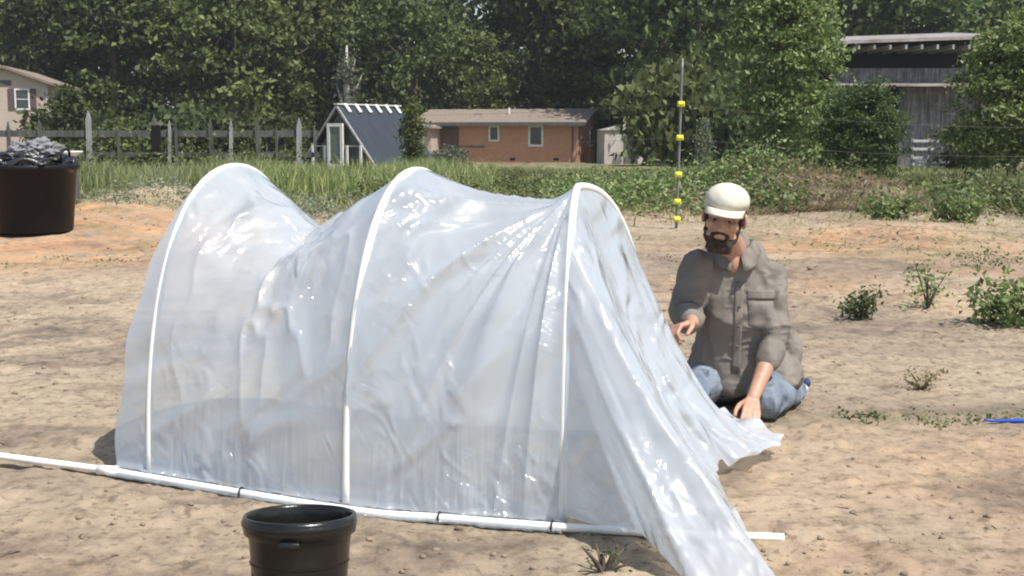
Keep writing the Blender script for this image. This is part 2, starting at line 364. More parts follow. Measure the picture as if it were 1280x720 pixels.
# ------------------------------------------------------------ leaf / blade generators
def leaves_mesh(name, P, size, rs, flat=.0, D=None):
    """rhombic leaves at P with per-leaf size"""
    n = len(P); size = np.broadcast_to(size, (n,))
    a = rs.normal(size=(n, 3)); a[:, 2] *= (1-flat*.7); a /= np.linalg.norm(a, axis=1, keepdims=True)
    b = rs.normal(size=(n, 3)); b[:, 2] *= (1-flat*.8); b -= a*np.sum(a*b, 1, keepdims=True); b /= np.linalg.norm(b, axis=1, keepdims=True)
    nrm = np.cross(a, b); s = size[:, None]
    V = np.stack([P-a*s*.5, P+b*s*.28-a*s*.05+nrm*s*.08, P+a*s*.5-nrm*s*.1, P-b*s*.28-a*s*.05+nrm*s*.08], 1).reshape(-1, 3)
    return V, np.arange(4*n).reshape(n, 4)
def blades(P, H, W, lean, rs):
    n = len(P); th = rs.rand(n)*2*np.pi; u = np.stack([np.cos(th), np.sin(th), 0*th], 1); ph = rs.rand(n)*2*np.pi
    l = np.stack([np.cos(ph), np.sin(ph), 0*ph], 1)*(lean*H*(.3+rs.rand(n)))[:, None]; H = H[:, None]; W = W[:, None]; up = np.array([0, 0, 1.])
    V = np.stack([P-u*W/2, P+u*W/2, P+u*W*.35+l*.3+up*H*.55, P-u*W*.35+l*.3+up*H*.55, P+l+up*H*(1-.3*lean)], 1).reshape(-1, 3)
    b = np.arange(n)*5
    return V, np.stack([b, b+1, b+2, b+3], 1), np.stack([b+3, b+2, b+4], 1)
def crown_mesh(name, seed, rx, rz, z0, ncl, per, ls, clr, m, conic=0, ry=None, shell=.55, droop=0, lobes=6):
    rs = np.random.RandomState(seed); ry = ry or rx; pts = []
    lob = rs.normal(size=(lobes, 3)); lob /= np.linalg.norm(lob, axis=1, keepdims=True)
    for i in range(ncl):
        d = rs.normal(size=3); d /= np.linalg.norm(d); d[2] = d[2] if rs.rand() < .7 else abs(d[2]); r = shell+(1-shell)*rs.rand()**.6
        bump = .78+.35*max(0, float(np.max(lob@d))-.55)/.45
        z = d[2]*r*bump; k = (1-conic*(z+1)/2)
        c = np.array([d[0]*r*rx*k*bump, d[1]*r*ry*k*bump, z0+rz*(1+z)])
        cr = clr*(.6+.8*rs.rand()); p = rs.normal(size=(per, 3))*np.array([cr, cr, cr*.45])*.6
        p[:, 2] -= droop*np.hypot(p[:, 0], p[:, 1]); pts.append(c+p)
    P = np.concatenate(pts); V, Fq = leaves_mesh(name, P, ls*(.6+.8*rs.rand(len(P))), rs, .3)
    me = nmesh(name, V, Fq); me.materials.append(m); return me
def trunk_mesh(name, seed, h, r, crx, cz0, crz, m, nb=7):
    rs = random.Random(seed); b = MB(); pts = []; x = y = 0
    for i in range(8):
        t = i/7; x += rs.uniform(-.04, .04)*h*.2; y += rs.uniform(-.04, .04)*h*.2; pts.append((x*t, y*t, h*t))
    b.tube(pts, [r*(1.25 if i == 0 else 1)*(1-.85*i/7) for i in range(8)], 8)
    for i in range(nb):
        t = rs.uniform(.25, .85); k = int(t*7); p = Vector(pts[k]); a = rs.uniform(0, 6.28); L = crx*rs.uniform(.5, .85)
        q = p+Vector((math.cos(a)*L, math.sin(a)*L, L*rs.uniform(.3, .8))); mid = (p+q)/2+Vector((0, 0, -.08*L))
        b.tube([p, mid, q], [r*.45*(1-t*.5), r*.28, r*.08], 6)
    me = bpy.data.meshes.new(name); me.from_pydata(b.v, [], b.f); me.materials.append(m); return me

TV = []
for i, (mk, rx, rz, z0, conic) in enumerate([('pine', 4.2, 6.2, 1.8, .2), ('oak', 4.8, 5.6, 1.2, .1), ('pine', 3.6, 7.0, 1.0, .45), ('oak', 4.2, 6.4, .8, .2), ('pine', 5.0, 5.6, .6, .0)]):
    TV.append((crown_mesh('crown', 40+i, rx, rz, z0, 150, 62, .44, 1.05, M[mk], conic, lobes=11, shell=.62), trunk_mesh('trunk', i, z0+rz*1.6, .28, rx, z0, rz, M['bark'])))
def put_tree(x, y, k, sc, rz, label, group='trees of the wood behind the houses', cat='tree', sz=1):
    t = thing('tree', label, cat, (x, y, tz(x, y)-.1), rz, group); t.scale = (sc, sc, sc*sz)
    link('crown', TV[k][0], parent=t); link('trunk', TV[k][1], parent=t); return t
def wx(px, Y): return (px-640)/F*Y
rt = [(-30, 88, 1, 1.0, 1.0, 'yellowish green tree at the far left edge above the beige house roof'),
      (70, 84, 2, 1.0, 1.1, 'dark narrow tree rising straight behind the right corner of the beige house'),
      (150, 82, 0, 1.05, 1, 'dense dark tree just right of the beige house'),
      (225, 86, 4, 1.0, 1.1, 'broad dark tree above the pointed fence posts left of the greenhouse'),
      (300, 80, 1, .95, 1.1, 'leafy mid green tree above the left hoop of the tunnel'),
      (375, 84, 3, 1.0, 1.1, 'tall mid green tree directly left of the pale dead snag'),
      (455, 88, 0, 1.05, 1.1, 'dark tree rising behind the A-frame greenhouse ridge'),
      (520, 83, 4, .9, 1.1, 'dark tree between greenhouse and brick house'),
      (600, 80, 3, .62, 1.0, 'shorter lighter green tree behind the brick house roof pipe, below the sky gap'),
      (668, 84, 0, 1.0, 1.1, 'dark tree behind the larger window of the brick house'),
      (735, 80, 2, 1.15, 1.1, 'dark tree behind the right end of the brick house roof'),
      (800, 78, 4, .95, 1.1, 'very dark spreading tree behind the pale shed'),
      (868, 72, 0, 1.0, 1.1, 'dark tree directly behind the tall post with yellow insulators'),
      (950, 84, 1, 1.0, 1.1, 'mid green tree hidden mostly behind the bright leafy tree'),
      (1040, 80, 3, 1.0, 1.1, 'tree showing above the left end of the barn roof'),
      (1120, 78, 0, 1.1, 1.0, 'dark tree rising behind the middle of the barn roof'),
      (1210, 82, 4, 1.1, 1.1, 'dark tree behind the right end of the barn roof'),
      (1310, 80, 2, 1.1, 1.0, 'tree at the far right edge behind the leafy tree beside the barn')]
rr = random.Random(3)
for px, yy, k, sc, sz, lb in rt: put_tree(wx(px, yy), yy, k, sc, rr.uniform(0, 6.28), lb, sz=sz)
# the mass of the wood behind (one object)
def wood():
    rs = np.random.RandomState(77); pts = []
    for x in np.arange(-75, 76, 1.6):
        if -3.9 < x < -3.0: tops = 9.0
        else: tops = 15+3*rs.rand()
        for j in range(34):
            c = np.array([x+rs.normal()*1.2, 100+rs.rand()*8, -1+tops*rs.rand()]); pts.append(c+rs.normal(size=(26, 3))*np.array([1.0, 1.0, .7]))
    P = np.concatenate(pts); V, Fq = leaves_mesh('wood', P, .8*(.6+.8*rs.rand(len(P))), rs, .3); return nmesh('wood', V, Fq)
tag(link('distant_wood', wood(), M['pine']), 'far mass of dark green woodland closing the view behind the nearer trees', 'woodland', kind='stuff')

# understory shrubs at the foot of the wood
US = [crown_mesh('shrub_foliage', 60+i, 2.2, 1.3, 0, 110, 34, .34, .65, M[['pine', 'oak', 'bushd'][i]], 0) for i in range(3)]
ulab = {100: 'dark shrub behind the fence just right of the beige house', 175: 'dark rounded shrub behind the second fence post',
        250: 'shrub behind the fence right of the twin posts', 330: 'shrub behind the fence between greenhouse and left hoop',
 845: 'dark shrub behind the tall post of the electric fence', 890: 'dark shrub left of the bright leafy tree trunk'}
for i, (px, lb) in enumerate(ulab.items()):
    Yd = 62 if px > 780 else 66
    if px == 790: Yd = 78
    if px == 30: Yd = 60
    t = thing('shrub', lb, 'shrub', (wx(px, Yd), Yd, tz(wx(px, Yd), Yd)-.1), i, 'shrubs at the foot of the wood'); s = [1.1, .9, 1.2, 1.0, 1.3][i % 5]; t.scale = (s, s, s*(1.5 if px > 800 else 1))
    link('foliage', US[i % 3], parent=t); link('stem', trunk_mesh('stem', i+90, 1.6, .07, 1.6, 0, 1, M['bark'], 6), parent=t)

# pale snag
sx, sy = wx(437, 78), 78
t = thing('dead_tree', 'pale grey dead snag standing above the A-frame greenhouse', 'dead tree', (sx, sy, tz(sx, sy)))
b = MB(); b.tube([(0, 0, 0), (.1, 0, 2.5), (-.1, 0, 5), (.0, 0, 7.2)], [.3, .26, .2, .05], 8)
for q, e, r_ in (((0, 0, 3.2), (.9, .1, 5.4), .09), ((0, 0, 2.6), (-.7, -.2, 4.9), .09), ((-.1, 0, 4.6), (.5, .1, 6.3), .06), ((0, 0, 4), (-.5, .1, 6), .06)): b.tube([q, e], [r_, .02], 6)
b.build('trunk', M['paleb'], t, True)
link('crown', crown_mesh('snag_twigs', 5, .75, 2.0, 2.6, 60, 20, .22, .4, M['greyleaf'], .3), parent=t)

# bright leafy trees in front of the barn
def mid_tree(px, Yd, rx, rz, z0, label, m, seed, ncl, ls, clr, conic=.2, name='tree', cat='tree', per=30, ry=None, tr=.13):
    x = wx(px, Yd); t = thing(name, label, cat, (x, Yd, tz(x, Yd)-.05))
    link('crown', crown_mesh('crown', seed, rx, rz, z0, ncl, per, ls, clr, m, conic, ry, .4, .2, 9), parent=t)
    link('trunk', trunk_mesh('trunk', seed, z0+rz*1.7, tr, rx, z0, rz, M['bark'], 12), parent=t); return t
mid_tree(975, 36, 1.75, 3.6, .05, 'bright leafy tree with pale green leaves left of the barn', M['syc'], 301, 230, .15, .36, .45, per=70)
mid_tree(1262, 33, 1.75, 2.35, .0, 'bright leafy tree at the right edge covering the right end of the barn', M['syc'], 302, 210, .14, .34, .35, per=70)
mid_tree(1073, 30, 1.2, 1.34, -.15, 'dense olive green rounded shrub in front of the barn', M['bushd'], 303, 330, .085, .24, .25, 'bush', 'bush', per=55, tr=.06)
mid_tree(516, 42, .42, 1.35, .0, 'thin green sapling at the right corner of the greenhouse', M['oak'], 304, 90, .12, .2, .3, 'sapling', 'tree', tr=.04)
mid_tree(560, 55, .95, .62, -.2, 'grey green bush in front of the left end of the brick house', M['greyleaf'], 305, 90, .13, .25, .1, 'bush', 'bush', tr=.04)
mid_tree(92, 60, .75, 1.9, .0, 'narrow dark tree against the right corner of the beige house', M['pine'], 306, 110, .26, .5, .3, tr=.12)
mid_tree(1210, 45, 1.3, 1.1, -.1, 'shrub growing in front of the barn railing', M['oak'], 307, 120, .18, .35, .1, 'bush', 'bush', tr=.05)
mid_tree(1040, 45, 1.6, 1.5, -.1, 'dark shrub filling the space between leafy tree and barn wall', M['oak'], 308, 160, .2, .4, .1, 'bush', 'bush', tr=.05)

# ------------------------------------------------------------ houses
def window(parent, x0, x1, z0, z1, y, fr=.07, bars=(1, 1), d=.05, name='window'):
    f = MB(); f.box(x0, x0+fr, y-d, y+.02, z0, z1); f.box(x1-fr, x1, y-d, y+.02, z0, z1); f.box(x0+fr, x1-fr, y-d, y+.02, z0, z0+fr); f.box(x0+fr, x1-fr, y-d, y+.02, z1-fr, z1)
    o = f.build(name, M['white'], parent)
    MB().box(x0+fr, x1-fr, y-.006, y+.012, z0+fr, z1-fr).build('pane', M['glass'], o)
    g = MB()
    for i in range(1, bars[0]+1): zz = z0+(z1-z0)*i/(bars[0]+1); g.box(x0+fr, x1-fr, y-.034, y-.007, zz-.02, zz+.02)
    for i in range(1, bars[1]+1): xx = x0+(x1-x0)*i/(bars[1]+1); g.box(xx-.014, xx+.014, y-.028, y-.0075, z0+fr, z1-fr)
    if g.v: g.build('muntin', M['white'], o)
    return o
# brick house : local x leftwards negative from the near right corner, y = depth
Yh = 72; hx = wx(722, Yh); hz = tz(hx, Yh)-.1; A = R(14)
t = thing('brick_house', 'long low orange brick house with brown roof and white windows', 'house', (hx, Yh, hz), -A)
Ht = 1.75-hz
MB().box(-9.6, 0, 0, 7, 0, Ht).build('wall', M['brick'], t)
MB().prism([(0, .02, Ht), (0, 3.5, Ht+.72), (0, 6.98, Ht)], (-9.6, 0, 0)).build('gable', M['brick'], t)
rf = MB(); 
for s in (0, 1):
    y0, y1 = (-.5, 3.5) if s == 0 else (7.5, 3.5)
    rf.prism([(.5, y0, Ht-.06), (.5, y1, Ht+.78), (.5, y1, Ht+.90), (.5, y0, Ht+.06)], (-10.6, 0, 0))
ro = rf.build('roof', M['shingle'], t)
MB().tube([(-4.6, 1.9, Ht+.3), (-4.6, 1.9, Ht+.95)], .07).build('vent_pipe', M['white'], ro)
MB().box(-6.7, -6.2, 1.6, 2.0, Ht+.3, Ht+.62).build('roof_vent', M['metalroof'], ro)
MB().box(-10.1, .5, -.56, -.502, Ht-.14, Ht+.07).build('fascia', M['wood'], t)
window(t, -5.35, -4.7, Ht-1.05, Ht-.12, 0, .1, (0, 0)); window(t, -2.95, -2.05, Ht-1.35, Ht-.1, 0, .12, (0, 0))
t2 = MB().box(-.004, .04, 3.6, 4.6, Ht-1.35, Ht-.2).build('window', M['white'], t); MB().box(.041, .05, 3.75, 4.45, Ht-1.25, Ht-.3).build('pane', M['glass'], t2)
MB().box(-.004, .05, 5.3, 6.9, 0, Ht-.05).build('door', M['maroon'], t)
MB().box(-.35, -.28, -.06, -.002, 0, Ht-.1).build('downspout', M['maroon'], t)
MB().box(-7.2, -5.6, -.05, -.003, .95, 1.03).build('hose_rail', M['wood'], t)
for xx in (-3.9, -1.3): MB().box(xx-.15, xx+.15, -.03, -.003, .2, .33).build('foundation_vent', M['dark'], t)
# left wing with its own gable
w0 = MB().box(-11.4, -8.4, -1.6, -.004, 0, Ht-.1).build('porch_wing', M['siding'], t)
MB().prism([(-11.9, -2.2, Ht+.12), (-8.1, -2.2, Ht-.3), (-8.1, -2.2, Ht-.18), (-11.9, -2.2, Ht+.26)], (0, 2.6, 0)).build('porch_roof', M['metalroof'], w0)
window(w0, -11.0, -10.0, .9, Ht-.4, -1.6, .1, (0, 0)); window(w0, -9.8, -8.8, .9, Ht-.4, -1.6, .1, (0, 0))
MB().box(-8.3, -7.2, -.06, -.004, .6, Ht-.15).build('shutter', M['maroon'], t)
# pale shed
sx = wx(781, 70); t = thing('shed', 'pale grey shed right of the brick house, half hidden in tree shade', 'shed', (sx, 70, tz(sx, 70)), R(6))
MB().box(-1.2, 1.4, 0, 2.5, 0, 1.9).build('wall', M['shed'], t); MB().prism([(-1.3, -.1, 1.9), (.3, -.1, 2.3), (1.5, -.1, 1.9)], (0, 2.9, 0)).build('roof', M['shed'], t)
MB().box(-.1, .7, -.03, -.003, 0, 1.6).build('door', M['wood'], t)
# beige house, gable towards us
Yb = 70; bx = wx(66, Yb); bz = tz(bx, Yb)
t = thing('beige_house', 'beige sided house with gable end and dark shuttered window', 'house', (bx, Yb, bz), R(10))
z1 = 1.25+(165-106)/F*Yb-bz; zp = 1.25+(165-88)/F*Yb-bz
MB().box(-4.5, 0, 0, 9, 0, z1).build('wall', M['siding'], t)
MB().prism([(-4.5, .0, z1), (-2.25, .0, zp), (0, .0, z1)], (0, 9, 0)).build('gable', M['siding'], t)
rf = MB(); rf.prism([(-2.25, -.4, zp+.02), (.35, -.4, z1-.10), (.35, -.4, z1+.04), (-2.25, -.4, zp+.17)], (0, 9.8, 0))
rf.prism([(-2.25, -.4, zp+.02), (-2.25, -.4, zp+.17), (-4.85, -.4, z1+.04), (-4.85, -.4, z1-.10)], (0, 9.8, 0)); rf.build('roof', M['shingle'], t)
zw0 = 1.25+(165-138)/F*Yb-bz; zw1 = 1.25+(165-112)/F*Yb-bz
window(t, -1.75, -.95, zw0, zw1, 0, .08, (1, 0)); 
for a in (-2.1, -.92): MB().box(a, a+.32, -.05, -.003, zw0, zw1).build('shutter', M['maroon'], t)
window(t, -4.1, -3.3, zw0, zw1, 0, .08, (1, 0))
for a in (-4.45, -3.27): MB().box(a, a+.32, -.05, -.003, zw0, zw1).build('shutter', M['maroon'], t)
MB().box(-2.7, -1.9, -.05, -.003, z1-.1, z1+.18).build('gable_vent', M['wood'], t)
MB().box(-.10, .02, -.06, -.003, 0, z1-.15).build('corner_trim', M['shed'], t)
# barn
Yr = 56; rx0 = wx(1040, Yr); bz = tz(wx(1130, Yr), Yr)
t = thing('barn', 'old grey wooden barn with open dark loft and pale metal roof', 'barn', (rx0, Yr, bz))
def bzz(py): return 1.25+(165-py)/F*Yr-bz
def bxx(px): return wx(px, Yr)-rx0
MB().prism([(bxx(1030), -1.2, bzz(60)), (bxx(1030), 5, bzz(44)), (bxx(1030), 5, bzz(40)), (bxx(1030), -1.2, bzz(56))], (bxx(1232)-bxx(1030), 0, .25)).build('roof', M['metalroof'], t)
r_ = MB()
for k in range(9): xx = bxx(1058+k*19); r_.box(xx-.05, xx+.05, -1.15, 4, bzz(66), bzz(60.5))
r_.build('rafter', M['woodl'], t)
MB().box(bxx(1035), bxx(1225), 2.2, 2.4, 0, bzz(48)).build('back_wall', M['dark'], t)  # near-black colour stands in for the shade inside the open loft
MB().box(bxx(1035), bxx(1225), 0, .12, bzz(106), bzz(87)).build('loft_board', M['boards'], t)
MB().prism([(bxx(1030), -.9, bzz(110)), (bxx(1030), -.004, bzz(106)), (bxx(1030), -.004, bzz(104)), (bxx(1030), -.9, bzz(108))], (bxx(1225)-bxx(1030), 0, 0)).build('lean_to_roof', M['metalroof'], t)
MB().box(bxx(1126), bxx(1225), .3, .42, 0, bzz(110)).build('wall', M['boards'], t)
MB().box(bxx(1035), bxx(1080), .3, .42, 0, bzz(110)).build('side_wall', M['boards'], t)
for p_, tp in ((1040, 60), (1122, 111), (1222, 60)): MB().box(bxx(p_)-.08, bxx(p_)+.08, -.06 if tp == 60 else .05, .28, 0, bzz(tp)).build('post', M['wood'], t)
# barn railing
Yq = 46; q0 = wx(1138, Yq); M['railp'] = mat('pale_rail', (.62, .62, .60), (.40, .40, .39), 3, .8, .2)
t = thing('wooden_railing', 'grey plank railing with crossbars in front of the barn wall', 'railing', (q0, Yq, tz(q0, Yq)))
zb = tz(q0, Yq)
def q_z(py): return 1.25+(165-py)/F*Yq-zb
for py in (176, 186, 197, 205): MB().box(0, 2.9, -.03, .03, q_z(py)-.05, q_z(py)+.05).build('rail', M['railp'], t)
for xx in (0, .62, 1.5, 2.85): MB().box(xx-.05, xx+.05, .031, .11, 0, q_z(173)).build('post', M['woodl'], t)
# A-frame greenhouse
Ya = 46; ax = wx(427, Ya); az = tz(ax, Ya)
t = thing('greenhouse', 'small A-frame greenhouse with dark grey roof and white framed door', 'greenhouse', (ax, Ya, az), R(-30))
zt = 1.25+(165-134)/F*Ya-az; hw = 1.75
for s, mm in ((1, 'glassroof'), (-1, 'glassroof')):
    M.setdefault('glassroof', mat('dark_sheeting', (.040, .047, .056), (.022, .028, .034), 1.5, .45, .3, (1, 6, 1), spec=.5))
    MB().prism([(s*.02, -.15, zt), (s*hw, -.15, .15), (s*(hw+.06), -.15, .2), (s*.02, -.15, zt+.07)], (0, 3.9, 0)).build('roof', M['glassroof'], t)
g = MB()
for s in (1, -1): g.beam((0, -.2, zt+.02), (s*(hw+.05), -.2, .12), .09, .07)
g.beam((-1.1, -.2, .95), (1.1, -.2, .95), .06, .05); g.build('gable_frame', M['woodl'], t)
MB().prism([(-hw+.3, -.03, .1), (0, -.03, zt-.15), (hw-.3, -.03, .1)], (0, .03, 0)).build('gable_panel', mat('murky_glazing', (.10, .12, .10), (.05, .06, .05), 2, .3, .2), t)
ri = MB(); ri.box(-.09, .09, -.25, 3.8, zt+.075, zt+.12); ri.build('ridge_cap', M['white'], t)
for k in range(6): MB().prism([(.05, .15+k*.64, zt+.09), (.30, .15+k*.64, zt-.21), (.32, .15+k*.64, zt-.17), (.07, .15+k*.64, zt+.13)], (0, .16, 0)).build('ridge_tab', M['white'], t)
d = MB(); d.box(-.36, -.24, -.34, -.26, .1, 1.78); d.box(.24, .36, -.34, -.26, .1, 1.78); d.box(-.24, .24, -.34, -.26, .1, .28); d.box(-.24, .24, -.34, -.26, 1.66, 1.78)
do = d.build('door', M['white'], t); MB().box(-.24, .24, -.31, -.29, .28, 1.66).build('pane', mat('door_glass', (.16, .18, .16), rough=.3, bump=0), do)
for xx in (-.52, .5, 1.12, -1.1): MB().box(xx-.035, xx+.05, -.3, -.24, 0, .98).build('stud', M['white'], t)
# ------------------------------------------------------------ left paling fence
Yf = 30
fl = thing('paling_fence', 'long grey rail fence with pointed posts along the left behind tall grass', 'fence', (wx(-60, Yf), Yf, tz(wx(-60, Yf), Yf)))
z_ = lambda py: 1.25+(165-py)/F*Yf-fl.location.z
xl = lambda px: wx(px, Yf)-fl.location.x
MB().box(0, xl(400), -.03, .03, z_(171), z_(163)).build('rail', M['wood'], fl); MB().box(0, xl(400), -.03, .03, z_(196), z_(190)).build('rail', M['wood'], fl)
for i, (px, top, wd) in enumerate([(-20, 150, .1), (15, 152, .1), (58, 150, .11), (115, 139, .15), (152, 158, .07), (200, 143, .10), (214, 151, .08), (225, 154, .07), (268, 148, .10), (290, 150, .10), (327, 149, .12), (348, 158, .07), (375, 147, .14), (398, 156, .08)]):
    c = xl(px); zt_ = z_(top); wd *= .8; ti = .05*math.sin(i*2.3)
    MB().prism([(c-wd/2, -.035, -.2), (c+wd/2, -.035, -.2), (c+wd/2+ti, -.035, zt_-.2), (c+ti, -.035, zt_), (c-wd/2+ti, -.035, zt_-.2)], (0, -.06, 0)).build('post', M['woodl'] if i % 3 == 0 else M['wood'], fl)
pk = MB()
for px in range(-10, 400, 23): c = xl(px); pk.box(c-.015, c+.015, .031, .05, 0, z_(160)+.05*math.sin(px))
o = pk.build('paling', M['wood'], fl)
MB().box(xl(196), xl(206), -.2, -.1, -.2, z_(157)).build('dark_post', M['dark'], fl)

# ------------------------------------------------------------ electric fence
PY = 16.0; px0 = wx(849, PY); pz = tz(px0, PY)
ef = thing('electric_fence', 'tall thin steel post with five yellow insulators and strands of wire', 'fence', (px0, PY, pz))
def pl(px, py, Y_=PY): return at(px, py, Y_)-ef.location
top = pl(853, 74); bot = pl(845.5, 287); bot.z = -.1
b = MB(); b.beam(bot, top, .045, .012); b.beam(bot+Vector((0, .015, 0)), top+Vector((0, .015, 0)), .012, .035); b.build('post', M['steel'], ef)
b = MB(); b.beam(pl(853, 73, PY-.03), pl(852.6, 84, PY-.03), .095, .012); b.build('top_plate', M['steelw'], ef)
ins = [(851.3, 130), (849.8, 172), (848, 218), (846.8, 252), (846, 274)]; ends = [150, 186, 239, 283, 312]; le = [140, 178, 205, 214, 222]
for (ix, iy), ey, ly in zip(ins, ends, le):
    c = pl(ix, iy, PY-.05)
    io = MB().box(c.x-.045, c.x+.045, c.y-.03, c.y+.03, c.z-.034, c.z+.034).build('insulator', M['yellow'], ef, bevel=.01)
    MB().tube([c+Vector((-.03, -.045, 0)), c+Vector((.03, -.045, 0))], .02, 8).build('clip', M['yellow'], io)
    e = at(1285, ey, 11.6)-ef.location; e = c+(e-c)*1.35; l = at(380, ly, 27)-ef.location
    def sag(p, q): return [p.lerp(q, k/12)+Vector((0, -.0, -.10*math.sin(math.pi*k/12))) for k in range(13)]
    wr = MB(); wr.tube(sag(c, e), .0018, 5); wr.tube(sag(c, l), .0018, 5); wr.build('wire', M['wire'], ef)

# ------------------------------------------------------------ vegetation near the fence line
def ground_pts(n, x0, x1, y0, y1, rs, dens=None):
    x = rs.uniform(x0, x1, n); y = y0+(y1-y0)*rs.rand(n)**1.2
    if dens is not None: k = rs.rand(n) < dens(x, y); x = x[k]; y = y[k]
    return np.stack([x, y, terr(x, y)-.01], 1)
rs = np.random.RandomState(5)
dn = lambda x, y: np.clip(sstep(17.5, 22, y+2.5*fbm(x*.4, y*.4, 4))*(.5+1.6*fbm(x*.7, y*.7, 3)), .02, 1)
P = ground_pts(150000, -20, 20, 16.5, 48, rs, dn)
P = P[np.abs(P[:, 0]) < 2.5+P[:, 1]*.48]
H = .08+.26*rs.rand(len(P))**2+.16*np.maximum(0, fbm(P[:, 0]*.5, P[:, 1]*.5, 3)); V, q, tr_ = blades(P, H, .016+.014*rs.rand(len(P)), .8, rs)
tag(link('meadow_grass', nmesh('grass', V, q, tr_), M['grass']), 'green and straw coloured grass covering the ground in front of the houses', 'grass', kind='stuff')
# tall grass by the paling fence and greenhouse
def tallg(n, x0, x1, y0, y1, h, label, m, nm='tall_grass', seed=1, wd=.022):
    rs = np.random.RandomState(seed); P = ground_pts(n, x0, x1, y0, y1, rs, lambda x, y: .45+1.3*fbm(x*1.1, y*1.1, 3)); H = h*(.45+.6*rs.rand(len(P)))*(.85+.5*fbm(P[:, 0]*.6, P[:, 1]*.3, 2))
    V, q, t_ = blades(P, H, wd*(.6+.8*rs.rand(len(P))), .35, rs); tag(link(nm, nmesh(nm, V, q, t_), m), label, 'grass', kind='stuff')
tallg(17000, -12, -5.0, 23.5, 28, .98, 'tall light green grass in front of the rail fence on the left', M['gtall'], seed=11)
tallg(18000, -5.2, -.4, 23, 30, .80, 'tall straw coloured grass in front of the greenhouse', M['grass'], seed=12)
tallg(5000, -3, 1.2, 30, 36, .5, 'rough grass below the left end of the brick house', M['grass'], seed=13)
tallg(2500, 4.5, 11.5, 20.5, 26, .75, 'rough tall grass at the foot of the leafy trees by the barn', M['grass'], seed=14)
# broad leaved weeds
def weeds(n, x0, x1, y0, y1, h, ls, label, m, seed, per=26, rad=.2, dens=None):
    rs = np.random.RandomState(seed); Q = ground_pts(n, x0, x1, y0, y1, rs, dens); P = np.repeat(Q, per, 0); sc = np.repeat(.5+rs.rand(len(Q)), per)[:, None]
    P = P+rs.normal(size=P.shape)*np.array([rad, rad, 0])*sc; P[:, 2] += (rs.rand(len(P))**1.3)*h*sc[:, 0]*np.exp(-((P[:, 0]-np.repeat(Q[:, 0], per))**2+(P[:, 1]-np.repeat(Q[:, 1], per))**2)/(2*(rad*1.6)**2))+.01
    V, q = leaves_mesh('w', P, ls*(.6+.8*rs.rand(len(P))), rs, .5); tag(link('weeds', nmesh('weeds', V, q), m), label, 'weeds', kind='stuff')
weeds(130, -12, -4.6, 28.3, 30.3, 1.1, .10, 'brambles and tall weeds growing through the rail fence', M['oak'], 20, 46, .26)
weeds(420, .6, 4.2, 17.8, 26, .42, .075, 'leafy green weeds around the foot of the tall insulator post', M['weed'], 21, 40)
weeds(500, 4.4, 9.5, 16.5, 22, .42, .075, 'leafy green weeds on the bank in front of the leafy trees', M['weed'], 22, 40, dens=lambda x, y: (.35+2*fbm(x*.6, y*.6, 3)+.8*(x > 6.2))*np.where((x < 6.2)&(y < 21), .15, 1))
weeds(260, -2.8, 3, 21, 32, .35, .08, 'low weeds between the plastic tunnel and the brick house', M['weed'], 23, 34)
weeds(170, -9, -2.5, 17.5, 22, .22, .06, 'scattered low weeds on the rough bank behind the tunnel', M['greyleaf'], 24, 26, .16)
weeds(260, -8, 8, 9, 17, .04, .03, 'tiny scattered weed seedlings on the bare soil', M['weed'], 25, 14, .09, dens=lambda x, y: .1+1.2*sstep(0, .3, fbm(x*.8+3, y*.8, 4)))
weeds(26, 1.35, 2.25, 5.2, 5.42, .015, .02, 'flat patch of green seedlings right of the kneeling man', M['weed'], 26, 16, .05)
weeds(120, 4.0, 5.8, 11.2, 12.2, .06, .03, 'low green patch in front of the dark shrub on the right', M['weed'], 27, 18, .09, dens=lambda x, y: .3+2*fbm(x*1.5, y*1.5, 3))

# brush and dry stalks on the bank
rs = np.random.RandomState(31)
def sticks(n, x0, x1, y0, y1, label, seed, L=.35, dens=None):
    rs = np.random.RandomState(seed); P = ground_pts(n, x0, x1, y0, y1, rs, dens); P[:, 2] += .01; V, q, t_ = blades(P, L*(.25+.75*rs.rand(len(P))), .012+.012*rs.rand(len(P)), 1.9, rs)
    V = V.reshape(-1, 5, 3); V[:, :, 2] += .0; V[:, :, 2] = V[:, :1, 2]+(V[:, :, 2]-V[:, :1, 2])*.45; tag(link('brush', nmesh('brush', V.reshape(-1, 3), q, t_), M['drygrass']), label, 'brush', kind='stuff')
sticks(5200, 3.2, 6.8, 17.6, 20.6, 'pile of dry brush and dead stalks on the dirt mound behind the man', 1, .4)
sticks(3000, -8.5, 3, 17, 21.5, 'dry straw and dead stalks along the bank behind the tunnel', 2, .3)
sticks(1500, 3, 9, 13.5, 17.5, 'thin dry straw scattered on the soil on the right', 3, .2)

sticks(1500, -5, 5, 3.0, 13, 'short bits of straw scattered on the bare soil', 5, .06, dens=lambda x, y: .2+1.5*fbm(x*.9+4, y*.9, 3))
